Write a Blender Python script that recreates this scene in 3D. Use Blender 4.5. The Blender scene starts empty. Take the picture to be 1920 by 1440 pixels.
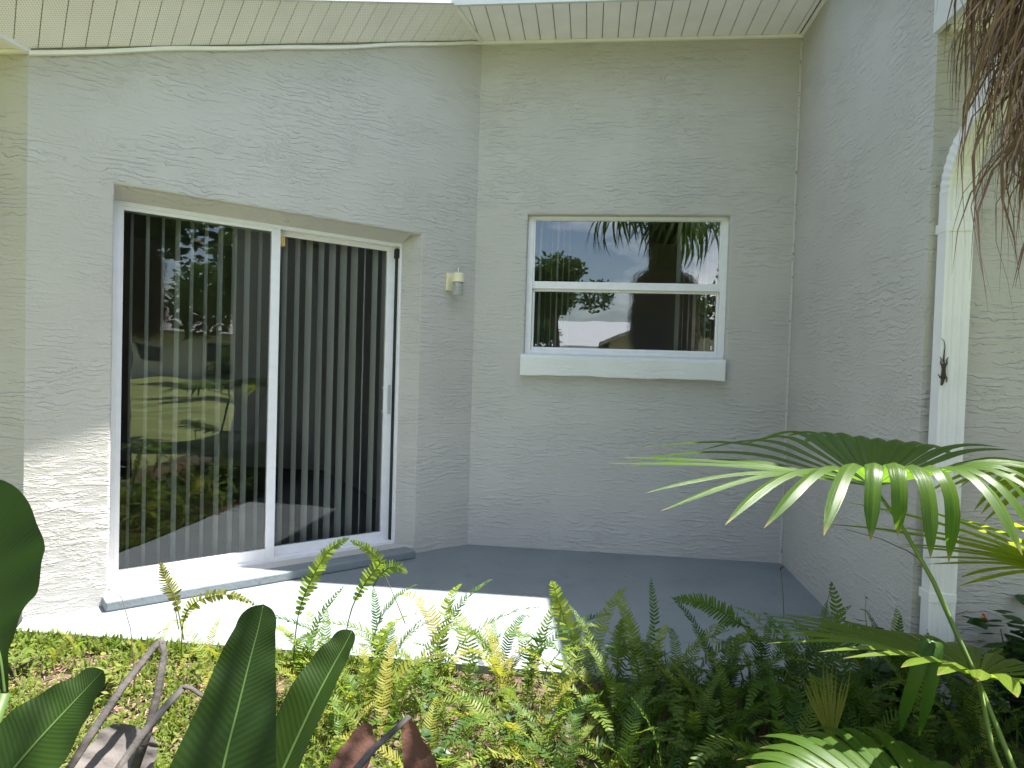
import bpy, bmesh, math, random
from mathutils import Vector, Matrix, noise

scene = bpy.context.scene
R2 = math.sqrt(2.0)
rnd = random.Random(7)

# ------------------------------------------------------------------ camera
CAM = Vector((0.82, -4.804, 1.2844))
YAW, PITCH, ROLL, FPX = 0.1109, 0.0266, 0.0303, 1286.0
fw = Vector((-math.sin(YAW) * math.cos(PITCH), math.cos(YAW) * math.cos(PITCH), -math.sin(PITCH)))
rt = Vector((math.cos(YAW), math.sin(YAW), 0.0))
up = rt.cross(fw)
RT = math.cos(ROLL) * rt + math.sin(ROLL) * up
UP = -math.sin(ROLL) * rt + math.cos(ROLL) * up
cam_data = bpy.data.cameras.new('camera')
cam_data.sensor_width = 36.0
cam_data.lens = FPX / 1920.0 * 36.0
cam_data.clip_start = 0.05
cam_data.clip_end = 2000.0
cam = bpy.data.objects.new('camera', cam_data)
scene.collection.objects.link(cam)
cam.matrix_world = Matrix((
    (RT.x, UP.x, -fw.x, CAM.x), (RT.y, UP.y, -fw.y, CAM.y), (RT.z, UP.z, -fw.z, CAM.z), (0, 0, 0, 1)))
scene.camera = cam


def at(px, py, depth):
    """a point that stands `depth` metres in front of the photographer"""
    return CAM + depth * (fw + RT * ((px - 960) / FPX) - UP * ((py - 720) / FPX))


# ------------------------------------------------------------------ sky and sun
SUN = Vector((0.33, 0.13, 1.0)).normalized()
elev = math.asin(SUN.z)
azim = math.atan2(SUN.x, SUN.y)
world = bpy.data.worlds.new('World')
scene.world = world
world.use_nodes = True
wn, wl = world.node_tree.nodes, world.node_tree.links
wn.clear()
sky = wn.new('ShaderNodeTexSky')
sky.sky_type = 'NISHITA'
sky.sun_disc = False
sky.sun_elevation = elev
sky.sun_rotation = azim
sky.altitude = 10
sky.dust_density = 1.2
tc = wn.new('ShaderNodeTexCoord')
cm = wn.new('ShaderNodeMapping')
cm.inputs['Scale'].default_value = (1.6, 1.6, 4.2)
cn = wn.new('ShaderNodeTexNoise')
cn.inputs['Scale'].default_value = 1.7
cn.inputs['Detail'].default_value = 8
cn.inputs['Roughness'].default_value = 0.6
cr = wn.new('ShaderNodeValToRGB')
cr.color_ramp.elements[0].position = 0.50
cr.color_ramp.elements[1].position = 0.72
mx = wn.new('ShaderNodeMixRGB')
mx.inputs['Color2'].default_value = (11.5, 11.8, 12.2, 1)
bg = wn.new('ShaderNodeBackground')
bg.inputs['Strength'].default_value = 0.085
wo = wn.new('ShaderNodeOutputWorld')
wl.new(tc.outputs['Generated'], cm.inputs['Vector'])
wl.new(cm.outputs['Vector'], cn.inputs['Vector'])
wl.new(cn.outputs['Fac'], cr.inputs['Fac'])
wl.new(cr.outputs['Color'], mx.inputs['Fac'])
wl.new(sky.outputs['Color'], mx.inputs['Color1'])
wl.new(mx.outputs['Color'], bg.inputs['Color'])
wl.new(bg.outputs['Background'], wo.inputs['Surface'])

sun_data = bpy.data.lights.new('sun', 'SUN')
sun_data.energy = 4.1
sun_data.angle = math.radians(0.53)
sun_data.color = (1.0, 0.97, 0.925)
sun = bpy.data.objects.new('sun', sun_data)
scene.collection.objects.link(sun)
sun.rotation_euler = (-SUN).to_track_quat('-Z', 'Y').to_euler()
sun.location = (4, 2, 9)

scene.view_settings.view_transform = 'Standard'
scene.view_settings.look = 'None'
scene.view_settings.gamma = 1.0
scene.view_settings.exposure = 2.22
scene.view_settings.use_curve_mapping = False


# ------------------------------------------------------------------ materials
def nt(name):
    m = bpy.data.materials.new(name)
    m.use_nodes = True
    n, l = m.node_tree.nodes, m.node_tree.links
    b = n['Principled BSDF']
    return m, n, l, b


def plain(name, col, rough=0.6, spec=0.3, var=0.0, vscale=8.0, metallic=0.0, bump=0.0, bscale=60.0):
    m, n, l, b = nt(name)
    b.inputs['Roughness'].default_value = rough
    b.inputs['Specular IOR Level'].default_value = spec
    b.inputs['Metallic'].default_value = metallic
    b.inputs['Base Color'].default_value = (*col, 1)
    t = n.new('ShaderNodeTexCoord')
    if var:
        ns = n.new('ShaderNodeTexNoise')
        ns.inputs['Scale'].default_value = vscale
        ns.inputs['Detail'].default_value = 5
        l.new(t.outputs['Object'], ns.inputs['Vector'])
        r = n.new('ShaderNodeValToRGB')
        r.color_ramp.elements[0].position = 0.3
        r.color_ramp.elements[1].position = 0.7
        r.color_ramp.elements[0].color = (*[c * (1 - var) for c in col], 1)
        r.color_ramp.elements[1].color = (*[min(1, c * (1 + var)) for c in col], 1)
        l.new(ns.outputs['Fac'], r.inputs['Fac'])
        l.new(r.outputs['Color'], b.inputs['Base Color'])
    if bump:
        ns2 = n.new('ShaderNodeTexNoise')
        ns2.inputs['Scale'].default_value = bscale
        ns2.inputs['Detail'].default_value = 4
        l.new(t.outputs['Object'], ns2.inputs['Vector'])
        bp = n.new('ShaderNodeBump')
        bp.inputs['Strength'].default_value = 1.0
        bp.inputs['Distance'].default_value = bump
        l.new(ns2.outputs['Fac'], bp.inputs['Height'])
        l.new(bp.outputs['Normal'], b.inputs['Normal'])
    return m


def mathn(n, l, op, a, bb=None, clamp=False):
    q = n.new('ShaderNodeMath')
    q.operation = op
    q.use_clamp = clamp
    for i, v in enumerate((a, bb)):
        if v is None:
            continue
        if isinstance(v, (int, float)):
            q.inputs[i].default_value = v
        else:
            l.new(v, q.inputs[i])
    return q.outputs[0]


def maprange(n, l, v, a, b2, c=0.0, d=1.0, smooth=True):
    q = n.new('ShaderNodeMapRange')
    q.interpolation_type = 'SMOOTHSTEP' if smooth else 'LINEAR'
    l.new(v, q.inputs['Value'])
    q.inputs['From Min'].default_value = a
    q.inputs['From Max'].default_value = b2
    q.inputs['To Min'].default_value = c
    q.inputs['To Max'].default_value = d
    return q.outputs['Result']


def stucco(name, col, depth=0.006):
    """dragged, horizontally broken skip-trowel stucco under masonry paint"""
    m, n, l, b = nt(name)
    b.inputs['Roughness'].default_value = 0.78
    b.inputs['Specular IOR Level'].default_value = 0.25
    t = n.new('ShaderNodeTexCoord')
    warp = n.new('ShaderNodeTexNoise')
    warp.inputs['Scale'].default_value = 7.0
    warp.inputs['Detail'].default_value = 3
    l.new(t.outputs['Object'], warp.inputs['Vector'])
    sc = n.new('ShaderNodeVectorMath')
    sc.operation = 'SCALE'
    sc.inputs['Scale'].default_value = 0.018
    l.new(warp.outputs['Color'], sc.inputs[0])
    ad = n.new('ShaderNodeVectorMath')
    ad.operation = 'ADD'
    l.new(t.outputs['Object'], ad.inputs[0])
    l.new(sc.outputs['Vector'], ad.inputs[1])

    def noise_tex(scale, mscale, detail=3.0, rough=0.55):
        mp = n.new('ShaderNodeMapping')
        mp.inputs['Scale'].default_value = mscale
        l.new(ad.outputs['Vector'], mp.inputs['Vector'])
        q = n.new('ShaderNodeTexNoise')
        q.inputs['Scale'].default_value = scale
        q.inputs['Detail'].default_value = detail
        q.inputs['Roughness'].default_value = rough
        l.new(mp.outputs['Vector'], q.inputs['Vector'])
        return q.outputs['Fac']
    # ledges left by a trowel dragged sideways: each swells slowly downwards and breaks off with a sharp lower lip
    sp = n.new('ShaderNodeSeparateXYZ')
    l.new(t.outputs['Object'], sp.inputs['Vector'])
    wob = mathn(n, l, 'MULTIPLY', noise_tex(5.0, (1, 1, 2.2), 4.0, 0.6), 4.2)
    ph = mathn(n, l, 'FRACT', mathn(n, l, 'SUBTRACT', wob, mathn(n, l, 'MULTIPLY', sp.outputs[2], 36.0)))
    ledge = mathn(n, l, 'MINIMUM', mathn(n, l, 'MULTIPLY', ph, 1.12), mathn(n, l, 'MULTIPLY', mathn(n, l, 'SUBTRACT', 1.0, ph), 9.0))
    where = maprange(n, l, noise_tex(9.0, (1, 1, 4.0), 4.0, 0.6), 0.44, 0.58)
    calm = maprange(n, l, noise_tex(1.9, (1, 1, 1.8), 3.0), 0.36, 0.62, 0.30, 1.0)
    patch = maprange(n, l, noise_tex(3.4, (1, 1, 1.4), 3.0), 0.52, 0.64)
    lumps = maprange(n, l, noise_tex(42.0, (1, 1, 1.6), 4.0), 0.46, 0.62)
    fine = noise_tex(160.0, (1, 1, 1), 2.0)
    a1 = mathn(n, l, 'MULTIPLY', mathn(n, l, 'MULTIPLY', ledge, where), mathn(n, l, 'SUBTRACT', 1.0, mathn(n, l, 'MULTIPLY', patch, 0.7)))
    a2 = mathn(n, l, 'MULTIPLY', lumps, mathn(n, l, 'MULTIPLY', patch, 0.55))
    h = mathn(n, l, 'ADD', mathn(n, l, 'MULTIPLY', mathn(n, l, 'ADD', a1, a2), calm), mathn(n, l, 'MULTIPLY', fine, 0.22))
    bp = n.new('ShaderNodeBump')
    bp.inputs['Strength'].default_value = 1.0
    bp.inputs['Distance'].default_value = depth
    l.new(h, bp.inputs['Height'])
    l.new(bp.outputs['Normal'], b.inputs['Normal'])
    big = noise_tex(1.3, (1, 1, 1), 5.0)
    r = n.new('ShaderNodeValToRGB')
    r.color_ramp.elements[0].position = 0.3
    r.color_ramp.elements[1].position = 0.72
    r.color_ramp.elements[0].color = (*[c * 0.93 for c in col], 1)
    r.color_ramp.elements[1].color = (*[c * 1.05 for c in col], 1)
    l.new(big, r.inputs['Fac'])
    l.new(r.outputs['Color'], b.inputs['Base Color'])
    return m


def leafmat(name, c1, c2, trans=0.45, rough=0.45, spec=0.35, tboost=1.6, vein=0.0, scale=6.0):
    """green leaf: part of the light goes through; tone differs per object"""
    m, n, l, b = nt(name)
    b.inputs['Roughness'].default_value = rough
    b.inputs['Specular IOR Level'].default_value = spec
    oi = n.new('ShaderNodeObjectInfo')
    t = n.new('ShaderNodeTexCoord')
    ns = n.new('ShaderNodeTexNoise')
    ns.inputs['Scale'].default_value = scale
    ns.inputs['Detail'].default_value = 3
    l.new(t.outputs['Object'], ns.inputs['Vector'])
    f = mathn(n, l, 'ADD', mathn(n, l, 'MULTIPLY', oi.outputs['Random'], 0.65),
              mathn(n, l, 'MULTIPLY', mathn(n, l, 'SUBTRACT', ns.outputs['Fac'], 0.5), 1.1), clamp=True)
    r = n.new('ShaderNodeValToRGB')
    r.color_ramp.elements[0].color = (*c1, 1)
    r.color_ramp.elements[1].color = (*c2, 1)
    l.new(f, r.inputs['Fac'])
    l.new(r.outputs['Color'], b.inputs['Base Color'])
    tr = n.new('ShaderNodeBsdfTranslucent')
    g = n.new('ShaderNodeVectorMath')
    g.operation = 'MULTIPLY'
    g.inputs[1].default_value = (tboost * 1.1, tboost * 1.15, tboost * 0.65)
    l.new(r.outputs['Color'], g.inputs[0])
    l.new(g.outputs['Vector'], tr.inputs['Color'])
    mix = n.new('ShaderNodeMixShader')
    mix.inputs['Fac'].default_value = trans
    l.new(b.outputs['BSDF'], mix.inputs[1])
    l.new(tr.outputs['BSDF'], mix.inputs[2])
    l.new(mix.outputs['Shader'], n['Material Output'].inputs['Surface'])
    return m


def glassmat(name, wave=0.0, gain=1.0, tint=(0.93, 0.95, 0.94)):
    m, n, l, b = nt(name)
    n.remove(b)
    tr = n.new('ShaderNodeBsdfTransparent')
    tr.inputs['Color'].default_value = (*tint, 1)
    gl = n.new('ShaderNodeBsdfGlossy')
    gl.inputs['Roughness'].default_value = 0.0
    fr = n.new('ShaderNodeFresnel')
    fr.inputs['IOR'].default_value = 1.52
    k = mathn(n, l, 'MULTIPLY', fr.outputs['Fac'], gain, clamp=True)
    mix = n.new('ShaderNodeMixShader')
    l.new(k, mix.inputs['Fac'])
    l.new(tr.outputs['BSDF'], mix.inputs[1])
    l.new(gl.outputs['BSDF'], mix.inputs[2])
    l.new(mix.outputs['Shader'], n['Material Output'].inputs['Surface'])
    if wave:
        t = n.new('ShaderNodeTexCoord')
        ns = n.new('ShaderNodeTexNoise')
        ns.inputs['Scale'].default_value = 3.5
        ns.inputs['Detail'].default_value = 1.0
        l.new(t.outputs['Object'], ns.inputs['Vector'])
        bp = n.new('ShaderNodeBump')
        bp.inputs['Distance'].default_value = wave
        bp.inputs['Strength'].default_value = 1.0
        l.new(ns.outputs['Fac'], bp.inputs['Height'])
        l.new(bp.outputs['Normal'], gl.inputs['Normal'])
    return m


def perforated(name, col, ax, ay, pitch=0.0105):
    """vented soffit sheet: staggered small holes along the panel"""
    m, n, l, b = nt(name)
    b.inputs['Roughness'].default_value = 0.45
    t = n.new('ShaderNodeTexCoord')
    sp = n.new('ShaderNodeSeparateXYZ')
    l.new(t.outputs['Object'], sp.inputs['Vector'])

    def lin(c):
        return mathn(n, l, 'ADD', mathn(n, l, 'MULTIPLY', sp.outputs[0], c[0] / pitch),
                     mathn(n, l, 'MULTIPLY', sp.outputs[1], c[1] / pitch))
    u, v = lin(ax), lin(ay)
    row = mathn(n, l, 'FLOOR', v)
    u2 = mathn(n, l, 'ADD', u, mathn(n, l, 'MULTIPLY', mathn(n, l, 'FLOORED_MODULO', row, 2.0), 0.5))
    du = mathn(n, l, 'SUBTRACT', mathn(n, l, 'FRACT', u2), 0.5)
    dv = mathn(n, l, 'SUBTRACT', mathn(n, l, 'FRACT', v), 0.5)
    d2 = mathn(n, l, 'ADD', mathn(n, l, 'MULTIPLY', du, du), mathn(n, l, 'MULTIPLY', dv, dv))
    hole = mathn(n, l, 'MULTIPLY', mathn(n, l, 'LESS_THAN', d2, 0.04), 0.6)
    ns = n.new('ShaderNodeTexNoise')
    ns.inputs['Scale'].default_value = 5
    ns.inputs['Detail'].default_value = 6
    l.new(t.outputs['Object'], ns.inputs['Vector'])
    r = n.new('ShaderNodeValToRGB')
    r.color_ramp.elements[0].position = 0.25
    r.color_ramp.elements[1].position = 0.6
    r.color_ramp.elements[0].color = (*[c * 0.92 for c in col], 1)
    r.color_ramp.elements[1].color = (*col, 1)
    l.new(ns.outputs['Fac'], r.inputs['Fac'])
    mxx = n.new('ShaderNodeMixRGB')
    mxx.inputs['Color2'].default_value = (0.2, 0.17, 0.12, 1)
    l.new(hole, mxx.inputs['Fac'])
    l.new(r.outputs['Color'], mxx.inputs['Color1'])
    l.new(mxx.outputs['Color'], b.inputs['Base Color'])
    return m


WALL = (0.53, 0.503, 0.470)
M = {}
M['stucco'] = stucco('stucco_grey', WALL, 0.0054)
M['stucco_sill'] = stucco('stucco_white', (0.78, 0.78, 0.75), 0.003)
M['interior'] = plain('interior_paint', (0.42, 0.43, 0.41), 0.8)
M['carpet'] = plain('carpet', (0.16, 0.15, 0.13), 0.95, bump=0.004, bscale=300)
M['soffit'] = plain('soffit_vinyl', (0.93, 0.885, 0.91), 0.45, var=0.04, vscale=6)
M['soffit_vent'] = perforated('soffit_vinyl_vented', (0.94, 0.895, 0.89), (-1 / R2, -1 / R2), (1 / R2, -1 / R2))
M['soffit_vent2'] = perforated('soffit_vinyl_vented_front', (0.94, 0.895, 0.89), (1, 0), (0, 1))
M['trim'] = plain('trim_vinyl', (0.88, 0.85, 0.83), 0.4, var=0.05)
M['fascia'] = plain('fascia_paint', (0.66, 0.66, 0.65), 0.4, var=0.03)
M['dark'] = plain('gap_dark', (0.22, 0.20, 0.16), 0.9)
M['shingle'] = plain('shingle', (0.16, 0.13, 0.11), 0.9, var=0.3, vscale=20, bump=0.01, bscale=40)
M['alu'] = plain('white_aluminium', (0.82, 0.80, 0.82), 0.35, 0.5, var=0.04, vscale=15)
M['alu_inner'] = plain('grey_track', (0.5, 0.51, 0.5), 0.4, 0.5)
M['glass_door'] = glassmat('door_glass', wave=0.0011, gain=2.7)
M['glass_inner'] = glassmat('inner_door_glass', wave=0.0007, gain=1.5, tint=(0.97, 0.98, 0.975))
M['glass_win'] = glassmat('window_glass', wave=0.0003, gain=4.0)
M['slat'] = plain('blind_vinyl', (0.91, 0.92, 0.89), 0.5, var=0.03)
M['wood'] = plain('wood_block', (0.55, 0.36, 0.13), 0.6)
M['rubber'] = plain('black_rubber', (0.02, 0.02, 0.02), 0.6)
M['downspout'] = plain('downspout_paint', (0.83, 0.81, 0.82), 0.38, 0.4, var=0.05, vscale=5)
M['lamp_plate'] = plain('lamp_cream', (0.78, 0.72, 0.5), 0.35, 0.5)
M['lamp_metal'] = plain('lamp_chrome', (0.7, 0.7, 0.72), 0.2, 0.5, metallic=1.0)
M['lizard'] = plain('lizard_skin', (0.05, 0.038, 0.025), 0.6, var=0.5, vscale=120)


def floorpaint():
    m, n, l, b = nt('patio_paint')
    b.inputs['Roughness'].default_value = 0.55
    b.inputs['Specular IOR Level'].default_value = 0.35
    t = n.new('ShaderNodeTexCoord')
    a = n.new('ShaderNodeTexNoise')
    a.inputs['Scale'].default_value = 2.2
    a.inputs['Detail'].default_value = 8
    l.new(t.outputs['Object'], a.inputs['Vector'])
    r = n.new('ShaderNodeValToRGB')
    r.color_ramp.elements[0].position = 0.3
    r.color_ramp.elements[1].position = 0.7
    r.color_ramp.elements[0].color = (0.185, 0.212, 0.225, 1)
    r.color_ramp.elements[1].color = (0.225, 0.25, 0.262, 1)
    l.new(a.outputs['Fac'], r.inputs['Fac'])
    s = n.new('ShaderNodeTexNoise')
    s.inputs['Scale'].default_value = 45
    s.inputs['Detail'].default_value = 3
    l.new(t.outputs['Object'], s.inputs['Vector'])
    sp = maprange(n, l, s.outputs['Fac'], 0.66, 0.74, 0, 0.5)
    mxx = n.new('ShaderNodeMixRGB')
    mxx.inputs['Color2'].default_value = (0.12, 0.12, 0.12, 1)
    l.new(sp, mxx.inputs['Fac'])
    l.new(r.outputs['Color'], mxx.inputs['Color1'])
    l.new(mxx.outputs['Color'], b.inputs['Base Color'])
    bp = n.new('ShaderNodeBump')
    st = n.new('ShaderNodeTexNoise')
    st.inputs['Scale'].default_value = 6.0
    st.inputs['Detail'].default_value = 10
    st.inputs['Roughness'].default_value = 0.7
    st.inputs['Distortion'].default_value = 1.2
    l.new(t.outputs['Object'], st.inputs['Vector'])
    mx3 = n.new('ShaderNodeMixRGB')
    mx3.blend_type = 'MULTIPLY'
    mx3.inputs['Color2'].default_value = (0.72, 0.70, 0.66, 1)
    l.new(maprange(n, l, st.outputs['Fac'], 0.52, 0.72, 0.0, 0.6), mx3.inputs['Fac'])
    l.new(mxx.outputs['Color'], mx3.inputs['Color1'])
    l.new(mx3.outputs['Color'], b.inputs['Base Color'])
    bp.inputs['Distance'].default_value = 0.002
    l.new(s.outputs['Fac'], bp.inputs['Height'])
    l.new(bp.outputs['Normal'], b.inputs['Normal'])
    return m


def groundmat():
    m, n, l, b = nt('soil_and_mulch')
    b.inputs['Roughness'].default_value = 0.95
    b.inputs['Specular IOR Level'].default_value = 0.1
    t = n.new('ShaderNodeTexCoord')
    a = n.new('ShaderNodeTexNoise')
    a.inputs['Scale'].default_value = 30
    a.inputs['Detail'].default_value = 8
    l.new(t.outputs['Object'], a.inputs['Vector'])
    r = n.new('ShaderNodeValToRGB')
    r.color_ramp.elements[0].position = 0.3
    r.color_ramp.elements[1].position = 0.7
    r.color_ramp.elements[0].color = (0.045, 0.033, 0.023, 1)
    r.color_ramp.elements[1].color = (0.17, 0.125, 0.085, 1)
    l.new(a.outputs['Fac'], r.inputs['Fac'])
    l.new(r.outputs['Color'], b.inputs['Base Color'])
    bp = n.new('ShaderNodeBump')
    bp.inputs['Distance'].default_value = 0.03
    l.new(a.outputs['Fac'], bp.inputs['Height'])
    l.new(bp.outputs['Normal'], b.inputs['Normal'])
    return m


M['patio'] = floorpaint()
M['ground'] = groundmat()
M['lawn'] = plain('lawn_grass', (0.215, 0.255, 0.095), 0.9, 0.1, var=0.3, vscale=1.2, bump=0.03, bscale=50)
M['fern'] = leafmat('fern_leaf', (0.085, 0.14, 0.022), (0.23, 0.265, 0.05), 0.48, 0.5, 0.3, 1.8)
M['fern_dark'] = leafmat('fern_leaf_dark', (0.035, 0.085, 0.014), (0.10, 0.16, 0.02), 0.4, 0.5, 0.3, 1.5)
M['fern_dry'] = leafmat('fern_leaf_dry', (0.19, 0.20, 0.03), (0.30, 0.25, 0.06), 0.45, 0.6, 0.2, 1.5)
M['rachis'] = plain('fern_stem', (0.14, 0.13, 0.04), 0.6)
M['cover'] = leafmat('ground_cover_leaf', (0.085, 0.14, 0.02), (0.25, 0.25, 0.06), 0.4, 0.6, 0.2, 1.5, scale=20)
M['litter'] = plain('dry_litter', (0.15, 0.105, 0.065), 0.9, var=0.45, vscale=25)
M['pinklitter'] = plain('pink_litter', (0.33, 0.17, 0.14), 0.9, var=0.4, vscale=25)
M['palm'] = leafmat('fan_palm_leaf', (0.045, 0.095, 0.014), (0.085, 0.14, 0.018), 0.44, 0.36, 0.36, 2.4, scale=2.0)
M['palm_bright'] = leafmat('fan_palm_leaf_light', (0.14, 0.20, 0.022), (0.25, 0.27, 0.03), 0.5, 0.38, 0.4, 2.0, scale=2.0)
M['palm_old'] = leafmat('fan_palm_leaf_yellowing', (0.16, 0.19, 0.03), (0.28, 0.24, 0.06), 0.4, 0.5, 0.3, 1.5)
M['palm_stem'] = plain('palm_stalk', (0.13, 0.19, 0.045), 0.45, 0.4, var=0.15, vscale=12)
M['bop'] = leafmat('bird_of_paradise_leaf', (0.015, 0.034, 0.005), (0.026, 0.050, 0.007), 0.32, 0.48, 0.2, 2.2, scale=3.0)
def add_veins(m):
    n, l = m.node_tree.nodes, m.node_tree.links
    b = n['Principled BSDF']
    uv = n.new('ShaderNodeUVMap')
    uv.uv_map = 'veins'
    sp = n.new('ShaderNodeSeparateXYZ')
    l.new(uv.outputs['UV'], sp.inputs['Vector'])
    q = mathn(n, l, 'SUBTRACT', mathn(n, l, 'MULTIPLY', sp.outputs[1], 260.0), mathn(n, l, 'MULTIPLY', sp.outputs[0], 26.0))
    w = mathn(n, l, 'SINE', q)
    bp = n.new('ShaderNodeBump')
    bp.inputs['Distance'].default_value = 0.00018
    l.new(w, bp.inputs['Height'])
    l.new(bp.outputs['Normal'], b.inputs['Normal'])


add_veins(M['bop'])


def add_streaks(m):
    # fine ribs running along each pleat, tips drying to straw
    n, l = m.node_tree.nodes, m.node_tree.links
    b = n['Principled BSDF']
    uv = n.new('ShaderNodeUVMap')
    uv.uv_map = 'veins'
    mp = n.new('ShaderNodeMapping')
    mp.inputs['Scale'].default_value = (7.0, 0.7, 1)
    l.new(uv.outputs['UV'], mp.inputs['Vector'])
    ns = n.new('ShaderNodeTexNoise')
    ns.inputs['Scale'].default_value = 1.0
    ns.inputs['Detail'].default_value = 4
    l.new(mp.outputs['Vector'], ns.inputs['Vector'])
    bp = n.new('ShaderNodeBump')
    bp.inputs['Distance'].default_value = 0.0016
    l.new(ns.outputs['Fac'], bp.inputs['Height'])
    l.new(bp.outputs['Normal'], b.inputs['Normal'])
    ramp = [q for q in n if q.type == 'VALTORGB'][0]
    sp = n.new('ShaderNodeSeparateXYZ')
    l.new(uv.outputs['UV'], sp.inputs['Vector'])
    mx1 = n.new('ShaderNodeMixRGB')
    mx1.blend_type = 'MULTIPLY'
    l.new(maprange(n, l, ns.outputs['Fac'], 0.35, 0.65, 0.0, 0.55), mx1.inputs['Fac'])
    l.new(ramp.outputs['Color'], mx1.inputs['Color1'])
    mx1.inputs['Color2'].default_value = (0.45, 0.6, 0.5, 1)
    mx2 = n.new('ShaderNodeMixRGB')
    l.new(maprange(n, l, sp.outputs[1], 0.93, 1.0, 0.0, 0.8), mx2.inputs['Fac'])
    l.new(mx1.outputs['Color'], mx2.inputs['Color1'])
    mx2.inputs['Color2'].default_value = (0.26, 0.19, 0.08, 1)
    for lk in list(ramp.outputs['Color'].links):
        if lk.to_node == mx1:
            continue
        to = lk.to_socket
        l.remove(lk)
        l.new(mx2.outputs['Color'], to)


for k_ in ('palm', 'palm_bright', 'palm_old'):
    add_streaks(M[k_])
M['bop_rib'] = plain('bird_of_paradise_rib', (0.06, 0.105, 0.025), 0.5)
M['deadstalk'] = plain('dead_stalk', (0.075, 0.065, 0.06), 0.85, var=0.35, vscale=30, bump=0.004, bscale=90)
M['deadleaf'] = plain('dead_leaf_grey', (0.10, 0.088, 0.08), 0.85, var=0.3, vscale=14, bump=0.006, bscale=40)
M['deadbrown'] = plain('dead_leaf_brown', (0.09, 0.04, 0.025), 0.8, var=0.3, vscale=14, bump=0.006, bscale=40)
M['skirt'] = plain('dead_palm_fibre', (0.19, 0.12, 0.085), 0.85, var=0.5, vscale=9)
M['trunk'] = plain('palm_trunk', (0.07, 0.048, 0.035), 0.95, var=0.4, vscale=18, bump=0.03, bscale=25)
M['bark'] = plain('bark', (0.09, 0.07, 0.05), 0.95, var=0.4, vscale=10, bump=0.02, bscale=30)
M['treeleaf'] = leafmat('tree_leaf', (0.035, 0.075, 0.018), (0.075, 0.12, 0.025), 0.3, 0.5, 0.3, 1.4, scale=1.0)
M['shrub'] = leafmat('shrub_leaf', (0.03, 0.07, 0.02), (0.06, 0.11, 0.03), 0.3, 0.45, 0.4, 1.3)
M['orange'] = plain('orange_petal', (0.75, 0.2, 0.03), 0.6)
M['pinkpetal'] = plain('pink_petal', (0.6, 0.25, 0.35), 0.6)
M['twig'] = plain('dry_twig', (0.09, 0.07, 0.05), 0.9)
M['neighbour_wall'] = plain('neighbour_wall_white', (0.75, 0.74, 0.70), 0.8, var=0.04, bump=0.004, bscale=50)
M['neighbour_tan'] = plain('neighbour_wall_tan', (0.55, 0.47, 0.36), 0.8, var=0.05, bump=0.004, bscale=50)
M['neighbour_roof'] = plain('neighbour_roof', (0.30, 0.28, 0.265), 0.9, var=0.2, vscale=6, bump=0.02, bscale=20)
M['roof_white'] = plain('neighbour_roof_white', (0.52, 0.55, 0.57), 0.6, var=0.05, bump=0.01, bscale=20)
M['winglass'] = plain('neighbour_glass', (0.05, 0.07, 0.09), 0.1, 0.6)


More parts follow.
